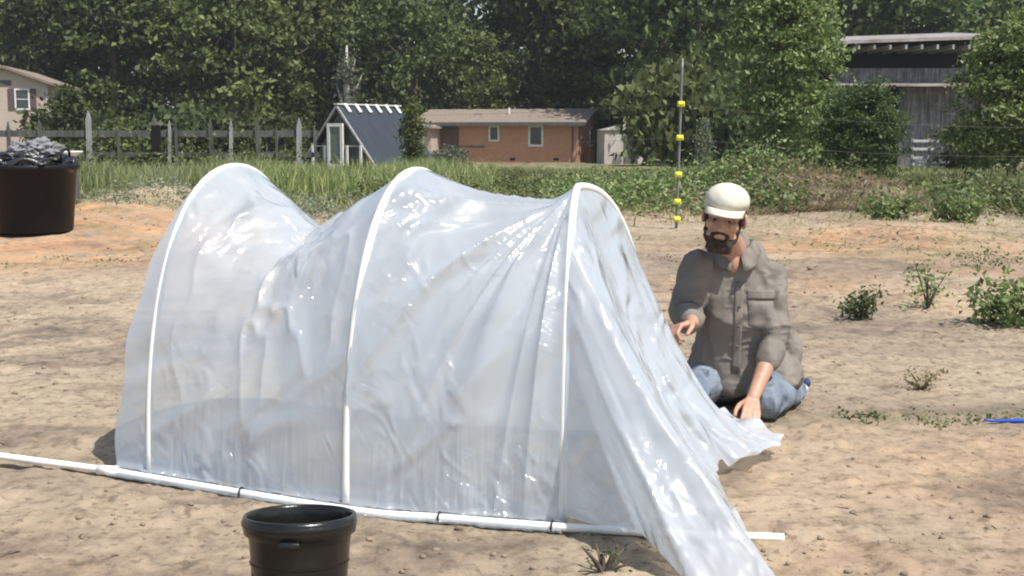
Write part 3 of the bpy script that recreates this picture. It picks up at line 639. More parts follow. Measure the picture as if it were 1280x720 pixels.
# individual plants on the bare soil
def plant(px, py, label, h, rad, m, n, ls, seed, name='small_shrub', cat='plant', stems=7):
    g = G(px, py); z = tz(g.x, g.y); t = thing(name, label, cat, (g.x, g.y, z)); rs = np.random.RandomState(seed); pts = []; b = MB()
    for i in range(stems):
        a = rs.rand()*6.28; l = rs.rand()**.6*rad; e = Vector((math.cos(a)*l, math.sin(a)*l, h*(.5+.5*rs.rand()))); b.tube([(0, 0, -.01), tuple(e*.5+Vector((0, 0, .05*h))), tuple(e)], [.008, .006, .002], 5)
        k = n//stems; tt = .3+.75*rs.rand(k, 1); pts.append(np.array(e)*tt+rs.normal(size=(k, 3))*rad*.22)
    P = np.concatenate(pts); P[:, 2] = np.abs(P[:, 2])+.01
    V, q = leaves_mesh('l', P, ls*(.6+.8*rs.rand(len(P))), rs, .3); link('foliage', nmesh('foliage', V, q), m, t); b.build('stem', M['bark'], t); return t
plant(1076, 396, 'small dark green tuft alone on bare soil right of the man',   .20, .17, M['bushd'], 420, .035, 1, 'weed_tuft')
plant(1160, 383, 'sparse thin weed with bare stems between the dark tuft and the right edge shrub', .36, .30, M['weed'], 260, .035, 2, 'sparse_weed', stems=11)
plant(1262, 404, 'low wide leafy shrub at the right edge on the bare soil',   .24, .34, M['weed'], 900, .05, 3, 'low_shrub', 'shrub', 16)
plant(1152, 486, 'small dry brown tuft on bare soil, nearest plant right of the man', .09, .10, M['drygrass'], 240, .02, 4, 'dry_tuft')
plant(755, 716, 'tiny dry twiggy weed in front of the base pipe', .07, .09, M['bushd'], 60, .014, 6, 'dry_weed', stems=12)
plant(1190, 292, 'largest leafy green weed on the bank at right', .42, .45, M['weed'], 900, .07, 7, 'leafy_weed', stems=14)
plant(1105, 290, 'leafy green weed on the bank beside the dirt mound', .30, .4, M['weed'], 700, .07, 8, 'leafy_weed', stems=12)
# tall pale stalk by the post
g = Vector((wx(878, 20), 20, 0)); g.z = tz(g.x, g.y); t = thing('tall_weed', 'tall pale feathery weed just right of the insulator post', 'plant', g)
rs = np.random.RandomState(9); P = np.stack([rs.normal(size=900)*.10, rs.normal(size=900)*.10, .1+.95*rs.rand(900)], 1); P[:, :2] *= (1.4-P[:, 2:])
V, q = leaves_mesh('l', P, .05, rs, -1); link('foliage', nmesh('foliage', V, q), M['greyleaf'], t)
b = MB()
for k in range(5): b.tube([(0, 0, 0), (.05*math.sin(k*2), .05*math.cos(k), .9)], [.01, .004], 5)
b.build('stem', M['drygrass'], t)

# dirt clods
def clods():
    rs = np.random.RandomState(4); bm = bmesh.new(); bmesh.ops.create_icosphere(bm, subdivisions=1, radius=1); bv = np.array([v.co[:] for v in bm.verts]); bf = np.array([[v.index for v in f.verts] for f in bm.faces]); bm.free()
    n = 7000; y = 2.9+13*rs.rand(n)**1.5; x = (rs.rand(n)-.5)*(1.6+y*1.0); keep = (rs.rand(n) < .35+1.2*fbm(x*1.2, y*1.2, 3)); x = x[keep]; y = y[keep]; n = len(x)
    r = (.0035+.011*rs.rand(n)**3.2)*(.75+.06*y); z = terr(x, y)+r*.25
    V = bv[None]*(r[:, None, None]*np.stack([.8+.6*rs.rand(n), .8+.6*rs.rand(n), .5+.3*rs.rand(n)], 1)[:, None, :])
    V = V*(1+.35*(rs.rand(n, len(bv), 1)-.5)); V = V+np.stack([x, y, z], 1)[:, None, :]
    Ft = (bf[None]+(np.arange(n)*len(bv))[:, None, None]).reshape(-1, 3); return nmesh('clods', V.reshape(-1, 3), None, Ft)
tag(link('dirt_clods', clods(), mat('clod_soil', (.33, .255, .175), (.15, .11, .08), 9, 1, .4)), 'small dirt clods and pebbles scattered over the bare soil', 'dirt clods', kind='stuff')

# ------------------------------------------------------------ black tub at left
Yt = 14.6; tx = wx(38, Yt); tzz = tz(tx, Yt)
t = thing('black_tub', 'large black plastic tub with sloping rim standing at the left edge', 'tub', (tx, Yt, tzz), .3)
b = MB(); b.lathe([(0, .02), (.44, .0), (.47, .03), (.53, .72), (.56, .73), (.57, .78), (.54, .79), (.50, .74), (.45, .10), (0, .09)], 56, wob=.012); b.build('body', M['black'], t, True)
MB().tube([Vector((.50*math.cos(a), .50*math.sin(a), .78+.05*math.sin(3*a)+.03*math.sin(7*a))) for a in np.linspace(0, 6.28, 60)], [.035+.014*math.sin(9*a) for a in np.linspace(0, 6.28, 60)], 10).build('liner_rim', M['bag'], t, True)
MB().tube([(.38, -.30, .80), (.38, -.32, .93), (.44, -.1, .97), (.46, .05, .93), (.46, .05, .80)], .016, 8).build('handle', M['black'], t, True)
def lump(c, r, seed, amp=.35, k=2):
    bm = bmesh.new(); bmesh.ops.create_icosphere(bm, subdivisions=5, radius=1); me = bpy.data.meshes.new('lump'); bm.to_mesh(me); bm.free()
    n = len(me.vertices); a = np.empty(n*3, np.float32); me.vertices.foreach_get('co', a); a = a.reshape(-1, 3)
    d = n3(a*k+seed*7+20)+.5*np.abs(n3(a*k*2.3+seed+40))*2; a = a*(1+amp*d)[:, None]*np.array(r)+np.array(c); me.vertices.foreach_set('co', a.astype(np.float32).ravel()); return me
tag(link('bag_contents', lump((0, 0, .80), (.40, .40, .15), 3, .7, 3), M['bag'], smooth=True, loc=(tx, Yt, tzz)), 'crumpled black bag filling the black tub', 'bag')
tag(link('crumpled_sheet', lump((.06, .08, .93), (.26, .22, .12), 5, .8, 3), M['greybag'], smooth=True, loc=(tx, Yt, tzz)), 'crumpled grey sheet heaped on top of the black tub', 'sheet')
x2 = wx(68, 17.5); t = thing('white_basin', 'white shallow basin behind the black tub on a pale stand', 'basin', (x2, 17.5, tz(x2, 17.5)))
zb = CH-(193-165)/F*17.5-tz(x2, 17.5)
MB().lathe([(0, zb-.04), (.22, zb-.05), (.40, zb+.05), (.42, zb+.05), (.42, zb+.035), (.24, zb-.08), (0, zb-.08)], 32).build('bowl', M['white'], t, True)
MB().box(-.06, .30, -.1, .2, 0, zb-.085).build('stand', M['wood'], t)

# ------------------------------------------------------------ tunnel frame
B1 = G(188, 592); B2 = G(433, 634); B3 = G(703, 656)
W = Vector((.352, .936, 0)); HWD = .60
def hoop_pt(i, t):
    B = (B1, B2, B3)[i]; A_ = (at(293, 208, B1.y+.56), at(520, 213, B2.y+.56), at(723, 233, B3.y+.56))[i]
    c = math.cos(math.pi*t); s = math.sin(math.pi*t)
    s = max(s, 0)**.9
    mid = Vector((A_.x, A_.y, 0)); back = mid*2-Vector((B.x, B.y, 0))
    if i == 2: back = Vector((B3.x+.40, B3.y+1.10, 0))
    p = (B if c > 0 else back); h = mid+(Vector((p.x, p.y, 0))-mid)*abs(c)**.93
    return Vector((h.x, h.y, A_.z*s))
PP = [G(-60, 560, .05), G(0, 570, .045), G(135, 588, .02), G(188, 597, .018), G(433, 637, .018), G(560, 648, .018), G(703, 659, .018), G(860, 668, .018), G(980, 672, .018)]
fr = thing('tunnel_frame', 'white plastic pipe frame of three hoops on a long base pipe', 'pipe frame', (B2.x, B2.y, 0))
def crv(pts, n=12):
    out = []
    for i in range(len(pts)-1):
        p0, p1, p2, p3 = pts[max(i-1, 0)], pts[i], pts[i+1], pts[min(i+2, len(pts)-1)]
        for k in range(n):
            t = k/n; out.append(.5*((2*p1)+(p2-p0)*t+(2*p0-5*p1+4*p2-p3)*t*t+(3*p1-p0-3*p2+p3)*t**3))
    out.append(pts[-1]); return out
PC = crv(PP)
MB().tube(PC, .0135, 14).build('base_pipe', M['pvc'], fr, True, world=True)
for i in range(3):
    pts = [hoop_pt(i, t_) for t_ in np.linspace(0, 1, 60)]; pts[0].z = pts[-1].z = -.02
    MB().tube(pts, .0135, 12).build('hoop', M['pvc'], fr, True, world=True)
def pipe_at(px):
    return min(PC, key=lambda p: abs(640+F*p.x/(p.y*math.cos(TH)+(CH-p.z)*math.sin(TH))-px))
PD = (PP[6]-PP[4]).normalized()
for px in (137, 310, 550, 685):
    p = pipe_at(px); c = MB(); 
    if px == 137: MB().tube([p-PD*.04, p+PD*.04], .0185, 14).build('coupling', M['pvc'], fr, True, world=True)
    else: MB().tube([p-PD*.002, p+PD*.002], .0215, 14).build('tie', M['tie'], fr, True, world=True)

# ------------------------------------------------------------ plastic sheet
def sheet_mat():
    m, nt, b = newmat('clear_film'); L = nt.links.new
    nt.nodes.remove(b); out = nt.nodes['Material Output']; v = coords(nt)
    def ridg(sc, vec, det, dist):
        w1 = nt.nodes.new('ShaderNodeTexNoise'); w1.noise_type = 'RIDGED_MULTIFRACTAL'; w1.inputs['Scale'].default_value = sc; w1.inputs['Detail'].default_value = det; w1.inputs['Distortion'].default_value = dist; L(vec, w1.inputs['Vector']); return w1
    def mapped(rot, scl):
        t_ = nt.nodes.new('ShaderNodeTexCoord'); m0 = nt.nodes.new('ShaderNodeMapping'); m0.inputs['Rotation'].default_value = rot; L(t_.outputs['Object'], m0.inputs[0])
        m_ = nt.nodes.new('ShaderNodeMapping'); m_.inputs['Scale'].default_value = scl; L(m0.outputs[0], m_.inputs[0]); return m_.outputs[0]
    rg = ridg(3.2, mapped((0, R(38), 0), (.55, 1, 1.7)), 2, .8)
    rg2 = ridg(7.0, mapped((0, R(-60), 0), (.7, 1, 1.6)), 1.5, 1.0)
    mk = noise(nt, 2.6, 2, .5, v); mkr = ramp(nt, [(.47, (0, 0, 0)), (.62, (1, 1, 1))]); L(mk.outputs[0], mkr.inputs[0])
    mm = nt.nodes.new('ShaderNodeMath'); mm.operation = 'MULTIPLY'; L(rg2.outputs[0], mm.inputs[0]); L(mkr.outputs[0], mm.inputs[1])
    s2 = nt.nodes.new('ShaderNodeMath'); s2.operation = 'MULTIPLY_ADD'; L(mm.outputs[0], s2.inputs[0]); s2.inputs[1].default_value = .45; L(rg.outputs[0], s2.inputs[2])
    bp = nt.nodes.new('ShaderNodeBump'); bp.inputs['Strength'].default_value = 1.0; bp.inputs['Distance'].default_value = .045; L(s2.outputs[0], bp.inputs['Height'])
    tr = nt.nodes.new('ShaderNodeBsdfTransparent'); tr.inputs[0].default_value = (.97, .98, 1, 1)
    df = nt.nodes.new('ShaderNodeBsdfDiffuse'); df.inputs[0].default_value = (.87, .94, 1.0, 1); L(bp.outputs[0], df.inputs['Normal'])
    tl = nt.nodes.new('ShaderNodeBsdfTranslucent'); tl.inputs[0].default_value = (.87, .94, 1.0, 1); L(bp.outputs[0], tl.inputs['Normal'])
    m1 = nt.nodes.new('ShaderNodeMixShader'); m1.inputs[0].default_value = .62; L(df.outputs[0], m1.inputs[1]); L(tl.outputs[0], m1.inputs[2])
    # haze of the film varies a little
    op = noise(nt, 1.5, 4, .6, v); mr = nt.nodes.new('ShaderNodeMapRange'); mr.inputs[1].default_value = .3; mr.inputs[2].default_value = .7; mr.inputs[3].default_value = .64; mr.inputs[4].default_value = .76; L(op.outputs[0], mr.inputs[0])
    lw = nt.nodes.new('ShaderNodeLayerWeight'); lw.inputs[0].default_value = .35
    ad = nt.nodes.new('ShaderNodeMath'); ad.operation = 'MULTIPLY_ADD'; ad.use_clamp = True; L(lw.outputs['Facing'], ad.inputs[0]); ad.inputs[1].default_value = .35; L(mr.outputs[0], ad.inputs[2])
    m2 = nt.nodes.new('ShaderNodeMixShader'); L(ad.outputs[0], m2.inputs[0]); L(tr.outputs[0], m2.inputs[1]); L(m1.outputs[0], m2.inputs[2])
    g1 = ridg(6.5, mapped((0, R(42), 0), (.45, 1, 1.6)), 3, 1.2); g2 = ridg(17, mapped((0, R(-35), 0), (.6, 1, 1.5)), 2, 1.5)
    mk2 = noise(nt, 3.1, 3, .6, v, .5); mkr2 = ramp(nt, [(.48, (0, 0, 0)), (.60, (1, 1, 1))]); L(mk2.outputs[0], mkr2.inputs[0])
    q1 = nt.nodes.new('ShaderNodeMath'); q1.operation = 'MULTIPLY_ADD'; L(g2.outputs[0], q1.inputs[0]); q1.inputs[1].default_value = .35; L(g1.outputs[0], q1.inputs[2])
    q2 = nt.nodes.new('ShaderNodeMath'); q2.operation = 'MULTIPLY'; L(q1.outputs[0], q2.inputs[0]); L(mkr2.outputs[0], q2.inputs[1])
    bg = nt.nodes.new('ShaderNodeBump'); bg.inputs['Strength'].default_value = 1.0; bg.inputs['Distance'].default_value = .036; L(q2.outputs[0], bg.inputs['Height']); L(bp.outputs[0], bg.inputs['Normal'])
    gl = nt.nodes.new('ShaderNodeBsdfGlossy'); gl.inputs['Roughness'].default_value = .20; gl.inputs[0].default_value = (1, 1, 1, 1); L(bg.outputs[0], gl.inputs['Normal'])
    fr_ = nt.nodes.new('ShaderNodeFresnel'); fr_.inputs[0].default_value = 1.5; L(bp.outputs[0], fr_.inputs['Normal'])
    fm = nt.nodes.new('ShaderNodeMath'); fm.operation = 'MULTIPLY_ADD'; fm.use_clamp = True; L(fr_.outputs[0], fm.inputs[0]); fm.inputs[1].default_value = .8; fm.inputs[2].default_value = .07
    m3 = nt.nodes.new('ShaderNodeMixShader'); L(fm.outputs[0], m3.inputs[0]); L(m2.outputs[0], m3.inputs[1]); L(gl.outputs[0], m3.inputs[2])
    L(m3.outputs[0], out.inputs[0]); return m
M['film'] = sheet_mat()
NT = 240
def hoops_arr(i, T):  # numpy of hoop points, slightly outside the pipe
    P = np.array([hoop_pt(i, t)[:] for t in T]); c = np.array(hoop_pt(i, .5)[:])*np.array([1, 1, .4]); d = P-c; d /= np.linalg.norm(d, axis=1, keepdims=True)
    return P+d*(.0125 if i == 2 else .0108)
T = np.linspace(0, 1, NT); HA = [hoops_arr(i, T) for i in range(3)]
cols = []; UU = []
def ridge(x): return 1-2*np.abs(x-np.floor(x)-.5)
# overhang left of hoop 1
sT = np.sin(np.pi*T)
u01 = (HA[1]-HA[0]); 
fl_ = (1-sT**1.4)
for k in np.linspace(1, .04, 14):
    p = HA[0]-np.array([.155, -.055, 0])*(fl_*k)[:, None]+np.array([0, 0, .0]); p = p+(np.array([.02, .05, 0])*np.where(T < .5, 1, -1)[:, None])*(k*fl_[:, None])*.6
    p[:, 0] += .010*np.sin(T*60+k*3)*k*fl_; p[:, 2] *= (1-.012*k*sT); cols.append(p)
def panel(A_, B_, n, vmin, sagtop, inw, fan):
    nA = []
    for u in np.linspace(0, 1, n, endpoint=False):
        p = A_*(1-u)+B_*u
        cen = p.mean(0)*np.array([1, 1, 0])+np.array([0, 0, .35]); d = p-cen; d /= np.linalg.norm(d, axis=1, keepdims=True)
        tent = np.where(u < vmin, u/vmin, (1-u)/(1-vmin))
        tent = tent**1.15 if sagtop > .1 else math.sin(math.pi*tent/2)
        topw = np.exp(-((T-.5)/.30)**2)
        p = p-np.array([0, 0, 1.])*(sagtop*tent*topw)[:, None]
        p = p-d*(inw*math.sin(math.pi*u)*(sT**.7))[:, None]
        env = math.sin(math.pi*u)**.6
        if fan:
            dt = (.46-T)*1.9; du = (1.0-u)*.85; r = np.hypot(dt, du); ph = np.arctan2(dt, du)
            w_ = fbm(ph*5.5+2, r*.25, 2)*1.2
            rd = (1-np.abs(2*fbm(ph*5.2+9, r*.25, 2)))**2*1.2
            amp = .050*np.clip(r*2.2, 0, 1)*np.exp(-(r/1.05)**3)*sstep(.53, .44, T)*sstep(1.0, .9, np.array(u))
            p = p+d*(amp*(w_+.7*rd-.3))[:, None]
            for c0, w0, a0 in ((.33, .030, .010), (.46, .028, .014), (.57, .022, .012), (.66, .030, .016), (.80, .026, .012), (.93, .030, .013), (1.08, .035, .012), (1.25, .04, .012)):
                phc = ph-c0-.05*np.sin(r*4+c0*20); p = p+d*(a0*np.exp(-(phc/w0)**2)*np.clip(r*3-.1, 0, 1)*np.exp(-(r/(.75+.35*math.sin(c0*40)))**4)*sstep(.53, .44, T)*sstep(1.0, .92, np.array(u))*min(1, u*6))[:, None]
            c2 = n2(ph*9+40, r*.6); p = p+d*(.012*c2*np.exp(-(r/.9)**2)*sstep(.53, .44, T))[:, None]
        else:
            # crumples radiating from the sagging valley
            dt = (.5-T)*1.9; du = (u-vmin)*.9; r = np.hypot(dt, du); ph = np.arctan2(dt, du+1e-6)
            p = p+d*(.030*fbm(ph*3.0+50, r*.9+3, 3)*np.clip(r*2, 0, 1)*env*sstep(.52, .46, T)*np.exp(-(r/1.0)**4))[:, None]
            q = (1-np.abs(2*fbm(u*3.1+T*2.2+4, T*5.2-u*1.5, 3)))**3
            p = p+d*(.034*(q-.5)*env*sT**.5)[:, None]
        p = p+d*(.010*fbm(np.full_like(T, u*26+fan*7), T*10, 3)*sstep(.12, .0, T)*sstep(0, .01, T)*env)[:, None]
        p = p+d*(.006*fbm(u*6+3, T*9+fan*9, 2)*env)[:, None]
        nA.append(p)
    return nA
cols += panel(HA[0], HA[1], 200, .47, .235, .045, 0)
cols += panel(HA[1], HA[2], 220, .84, .050, .035, 1)
cols.append(HA[2])
GV = np.array(cols)          # (U, T, 3)
# bottom wrap around base pipe on the front side
nU = GV.shape[0]
ext = []
pcs = np.array([p[:] for p in PC])
for j, ang in enumerate(np.linspace(200, -90, 10)):
    row = []
    for i in range(nU):
        b0 = GV[i, 0]; k = np.argmin((pcs[:, 0]-b0[0])**2); 
        # interpolate pipe position at this x
        c = np.array([b0[0], np.interp(b0[0], pcs[:, 0], pcs[:, 1]), .018]); a = R(ang); rr_ = .0195+.006*n2(i*.25, j*.3)
        wv = np.array(W[:]); row.append(c+wv*(-math.cos(a)*-1)*rr_*-1*-1+np.array([0, 0, 1])*math.sin(a)*rr_ if False else c+wv*(-math.sin(R(ang+90)))*rr_*-1+np.array([0, 0, 1])*(-math.cos(R(ang+90)))*rr_*-1)
    ext.append(row)
ext = np.array(ext).transpose(1, 0, 2)[:, :, :]
GV = np.concatenate([ext[:, ::-1][:, :9], GV[:, 1:]], 1)
def grid(A_):
    a, b = A_.shape[:2]; I = np.arange(a*b).reshape(a, b); return A_.reshape(-1, 3), np.stack([I[:-1, :-1], I[1:, :-1], I[1:, 1:], I[:-1, 1:]], -1).reshape(-1, 4)
V1, Q1 = grid(GV)
# skirt from the third hoop : tail towards the camera and bundle towards the man's hand
tt = [0.0, .10, .17, .22, .30, .37, .44, .52, .60, .68, .76, .86, 1.0]
EE = [G(716, 652, .01), G(748, 656, .03), G(800, 664, .035), G(858, 740, .012), G(975, 742, .012), G(930, 668, .012), G(893, 612, .02), G(893, 588, .03), G(922, 579, .04), G(972, 566, .03), G(978, 552, .05), G(905, 520, .05), HA[2][-1]]
EE = [Vector(e) for e in EE]
TS = np.linspace(0, 1, 260)
Hs = np.stack([np.interp(TS, T, HA[2][:, k]) for k in range(3)], 1)
Es = np.stack([np.interp(TS, tt, [e[k] for e in EE]) for k in range(3)], 1)
for _ in range(4): Es[1:-1] = (Es[:-2]+2*Es[1:-1]+Es[2:])/4
rows = []
sag_t = np.interp(TS, [0, .1, .2, .3, .45, .6, .75, .9, 1], [0, 0, .02, .05, .10, .16, .20, .10, 0])
nrmv = np.array([.55, -.83, 0])
for r in np.linspace(0, 1, 130):
    p = Hs*(1-r)+Es*r; p[:, 2] -= sag_t*math.sin(math.pi*r)*1.0; 
    env = (math.sin(math.pi*min(1, r*1.0))**.7*.6+r*.5)*(.3+.7*min(1, r*2))
    f = fbm(TS*26+3, np.full_like(TS, r*1.3), 3); f2 = (1-np.abs(2*fbm(TS*15+60, np.full_like(TS, r*1.1+3), 2)))**2
    wgt = sstep(.16, .24, TS)*(1-sstep(.93, 1, TS))
    p = p+nrmv*((.075*f+.045*f2)*env*wgt)[:, None]*(.12+.85*r)
    p[:, 2] += (.03*f)*env*wgt+(.05*(n2(TS*30, np.full_like(TS, 2.))+.5))*wgt*sstep(.75, 1, r)
    p[:, 2] = np.maximum(p[:, 2], .012+.03*(n2(TS*40, np.full_like(TS, 9.))+.5)*(r > .5))
    rows.append(p)
GS = np.array(rows); V2, Q2 = grid(GS)
# drop cells of the opening next to the base pipe
def cell_keep(q):
    i = q[:, 0] // 260; j = q[:, 0] % 260; t_ = TS[j]; r_ = i/129; return ~((t_ > .150) & (t_ < .205) & (r_ > .35+.2*np.sin(t_*90)))
V = np.concatenate([V1, V2]); Q = np.concatenate([Q1, Q2+len(V1)])
org = np.array([B2.x, B2.y, 0]); so_ = link('plastic_sheet', nmesh('sheet', V-org, Q), M['film'], smooth=True, loc=tuple(org))
tag(so_, 'translucent white plastic film draped over the hoops with a tail trailing right', 'plastic sheet')
# rolled bundle of film under the hand is part of the sheet
def tubegrid(pts, rad, k=28, seed=0):
    pts = [Vector(p) for p in pts]; n = len(pts); out = []
    for i, p in enumerate(pts):
        d = (pts[min(i+1, n-1)]-pts[max(i-1, 0)]).normalized(); u, v = frame_of(d); row = []
        for j in range(k+1):
            a = 2*math.pi*j/k; rr_ = rad[i]*(1+.45*float(n2(j % k*.5+seed, i*.35))); q = p+u*math.cos(a)*rr_*1.2+v*math.sin(a)*rr_*.8; q.z = max(q.z, .006); row.append(q[:])
        out.append(row)
    return np.array(out)
bp_ = crv([at(848, 500, 5.0), at(880, 525, 4.98), at(910, 543, 4.95), at(940, 553, 4.93), at(974, 552, 4.95)], 6)
gv, gq = grid(tubegrid(bp_, [.02+.028*math.sin(math.pi*min(1, .15+i/len(bp_)*.75)) for i in range(len(bp_))])); link('gathered_edge', nmesh('bundle', gv-org, gq), M['film'], so_, smooth=True)

# ------------------------------------------------------------ nursery pot
pc = at(372, 646, 3.13); t = thing('nursery_pot', 'black plastic nursery pot standing in front of the base pipe', 'plant pot', (pc.x, pc.y, tz(pc.x, pc.y))); hh = pc.z-t.location.z; t.rotation_euler = (R(-7), 0, 0)
b = MB(); b.lathe([(0, .01), (.112, 0), (.118, .01), (.127, hh*.5), (.134, hh-.055), (.136, hh-.05), (.146, hh-.046), (.149, hh-.03), (.149, hh-.008), (.146, hh), (.140, hh+.001), (.137, hh-.006), (.134, hh-.03), (.128, hh*.5), (.12, .03), (0, .03)], 72, wob=.004); b.build('body', M['potp'], t, True)
MB().lathe([(.1495, hh-.026), (.1515, hh-.022), (.1515, hh-.016), (.1495, hh-.012)], 72).build('rim_bead', M['potp'], t, True)
b = MB(); b.box(-.028, .028, -.162, -.139, hh-.062, hh-.044); b.build('grip_tab', M['potp'], t, bevel=.006, smooth=True)
b = MB(); b.lathe([(.1283, hh*.5), (.1305, hh*.505), (.1300, hh*.52)], 72); b.build('rib', M['potp'], t, True)
tag(link('pot_soil', lump((0, .0, .04), (.115, .115, .025), 8, .4, 4), M['soilp'], smooth=True, loc=t.location), 'dark soil left in the bottom of the black nursery pot', 'soil')

# blue tool at right edge
g = G(1240, 529, .01); t = thing('blue_strap', 'bright blue flat strap lying on the soil at the right edge', 'strap', (g.x, g.y, tz(g.x, g.y)+.01))
b = MB(); b.prism([(0, 0, 0), (.12, -.012, .004), (.3, -.03, 0), (.3, -.0, .0), (.12, .022, .004), (0, .012, 0)], (0, 0, .008)); b.build('band', M['blue'], t, bevel=.003)
MB().tube([(.0, .006, .004), (-.03, .012, .008)], [.006, .003], 8).build('tip', M['blue'], t, True)

# ------------------------------------------------------------ person
def remesh(mb, name, m, voxel, smooth_it=6, parent=None, wr=0, wsc=14, stretch=(1, 1, 1), origin=None, seed=0, ridged=0):
    me = bpy.data.meshes.new(name); me.from_pydata(mb.v, [], mb.f)
    bm = bmesh.new(); bm.from_mesh(me); bmesh.ops.recalc_face_normals(bm, faces=bm.faces); bm.to_mesh(me); bm.free()
    o = bpy.data.objects.new('tmp', me); C.objects.link(o)
    md = o.modifiers.new('r', 'REMESH'); md.mode = 'VOXEL'; md.voxel_size = voxel
    if smooth_it: ms = o.modifiers.new('s', 'SMOOTH'); ms.factor = .5; ms.iterations = smooth_it
    bpy.context.view_layer.update(); dg = bpy.context.evaluated_depsgraph_get(); nm = bpy.data.meshes.new_from_object(o.evaluated_get(dg)); bpy.data.objects.remove(o)
    n = len(nm.vertices); a = np.empty(n*3, np.float32); nm.vertices.foreach_get('co', a); a = a.reshape(-1, 3)
    if wr:
        nr = np.empty(n*3, np.float32); nm.vertices.foreach_get('normal', nr); nr = nr.reshape(-1, 3)
        q = a*np.array(stretch)*wsc+seed*3.7+30; d = n3(q)+.5*n3(q*2.1)
        if ridged: d = d+ridged*((1-np.abs(2*n3(q*.8+9)))**3-.4)
        if ridged: q2 = a*np.array([1, 1, 1.9])*20+seed; d = d+.28*(1-np.abs(2*n3(q2)))**2-.2
        a = a+nr*(wr*d)[:, None]
    if origin is not None: a = a-np.array(origin)[None]
    nm.vertices.foreach_set('co', a.astype(np.float32).ravel()); nm.update(); nm.name = name; nm.materials.clear()
    return link(name, nm, m, parent, origin if parent is None else None, True)
def skinmat():
    m, nt, b = newmat('skin'); v = coords(nt); n = noise(nt, 22, 4, .6, v); r = ramp(nt, [(.3, (.42, .22, .145)), (.7, (.52, .29, .195))])
    nt.links.new(n.outputs[0], r.inputs[0]); nt.links.new(r.outputs[0], b.inputs['Base Color']); b.inputs['Roughness'].default_value = .5
    b.inputs['Subsurface Weight'].default_value = .12; b.inputs['Subsurface Radius'].default_value = (.02, .008, .004); b.inputs['Subsurface Scale'].default_value = .3; return m
M['skin'] = skinmat()
def cloth(name, c1, c2, sc=7, dist=.05, st=.85):
    m = mat(name, c1, c2, 9, .9, .25, bsc=160); nt = m.node_tree; b = nt.nodes['Principled BSDF']; old = b.inputs['Normal'].links[0].from_node
    v = coords(nt, (1, 1, .55)); w1 = nt.nodes.new('ShaderNodeTexNoise'); w1.noise_type = 'RIDGED_MULTIFRACTAL'; w1.inputs['Scale'].default_value = sc; w1.inputs['Detail'].default_value = 2; w1.inputs['Distortion'].default_value = 1.0; nt.links.new(v, w1.inputs['Vector'])
    bp = nt.nodes.new('ShaderNodeBump'); bp.inputs['Strength'].default_value = st; bp.inputs['Distance'].default_value = dist; nt.links.new(w1.outputs[0], bp.inputs['Height']); nt.links.new(bp.outputs[0], old.inputs['Normal']); return m
M['shirt'] = cloth('taupe_cloth', (.225, .20, .172), (.17, .15, .13), 6, .09)
M['jeans'] = cloth('light_denim', (.235, .275, .325), (.10, .125, .165), 8, .05)
M['cap'] = mat('cream_cloth', (.60, .57, .47), (.50, .47, .38), 10, .9, .2, bsc=120)
M['capmark'] = mat('pale_blue_print', (.50, .58, .62), rough=.9, bump=0)
M['hair'] = mat('dark_brown_hair', (.105, .072, .052), (.038, .026, .02), 60, .8, .9, bsc=150)
M['shoe'] = mat('shoe_white', (.65, .67, .70), (.45, .47, .50), 10, .6, .1)
M['shoeb'] = mat('shoe_navy', (.03, .05, .14), rough=.6, bump=.1)
M['button'] = mat('button', (.12, .10, .09), rough=.4, bump=0)

PO = Vector((at(925, 470, 5.6).x, 5.6, 0))
HC = at(906, 270, 5.24)
HR = Matrix.Rotation(R(-14), 3, 'Z') @ Matrix.Rotation(R(9), 3, 'Y') @ Matrix.Rotation(R(7), 3, 'X')
HS = 1.03
def h(x, y, z): return HC+HR @ Vector((x*HS, y*HS, z*HS))
neck = at(918, 318, 5.46); chest = at(922, 365, 5.52); belly = at(928, 425, 5.60); pel = at(930, 465, 5.66)
RS = at(874, 333, 5.44); RE = at(857, 392, 5.42); RW = at(866, 403, 5.20); 
LS = at(967, 344, 5.49); LE = at(970, 425, 5.38); LW = at(941, 498, 5.19)
HL = at(905, 462, 5.66); HRt = at(958, 464, 5.68)
K1 = at(862, 494, 5.30); K2 = at(958, 512, 5.28); K1.z = max(K1.z, .085); K2.z = .082
A1 = Vector((K1.x+.06, 5.70, .07)); A2 = at(992, 505, 5.60); A2.z = .075
b = MB()
# head
b.ell(h(0, .012, .035), (.080*HS, .100*HS, .092*HS), HR); b.ell(h(0, -.018, -.045), (.060*HS, .074*HS, .078*HS), HR)
b.ell(h(0, -.062, -.102), (.026*HS, .022*HS, .022*HS), HR)
b.capsule(h(-.036, -.082, .016), h(.036, -.082, .016), .012, .012)
b.capsule(h(0, -.088, .008), h(0, -.112, -.034), .0085, .0135); 
for s in (-1, 1):
    b.ell(h(s*.011, -.104, -.040), (.009, .010, .008), HR); b.ell(h(s*.043, -.060, -.028), (.026, .03, .026), HR)
    b.ell(h(s*.083, .012, -.012), (.010*HS, .024*HS, .034*HS), HR @ Matrix.Rotation(R(s*18), 3, 'Z')); b.ell(h(s*.046, -.02, -.080), (.022, .04, .026), HR)
b.capsule(h(-.021, -.088, -.062), h(.021, -.088, -.062), .0075, .0075); b.capsule(h(-.018, -.086, -.074), h(.018, -.086, -.074), .008, .008)
b.capsule(h(0, .03, -.06), neck, .058, .062); b.capsule(neck, chest, .065, .09); b.capsule(chest, belly, .09, .09); b.capsule(belly, pel, .09, .10)
b.capsule(neck, RS, .042, .030); b.capsule(neck, LS, .042, .030)
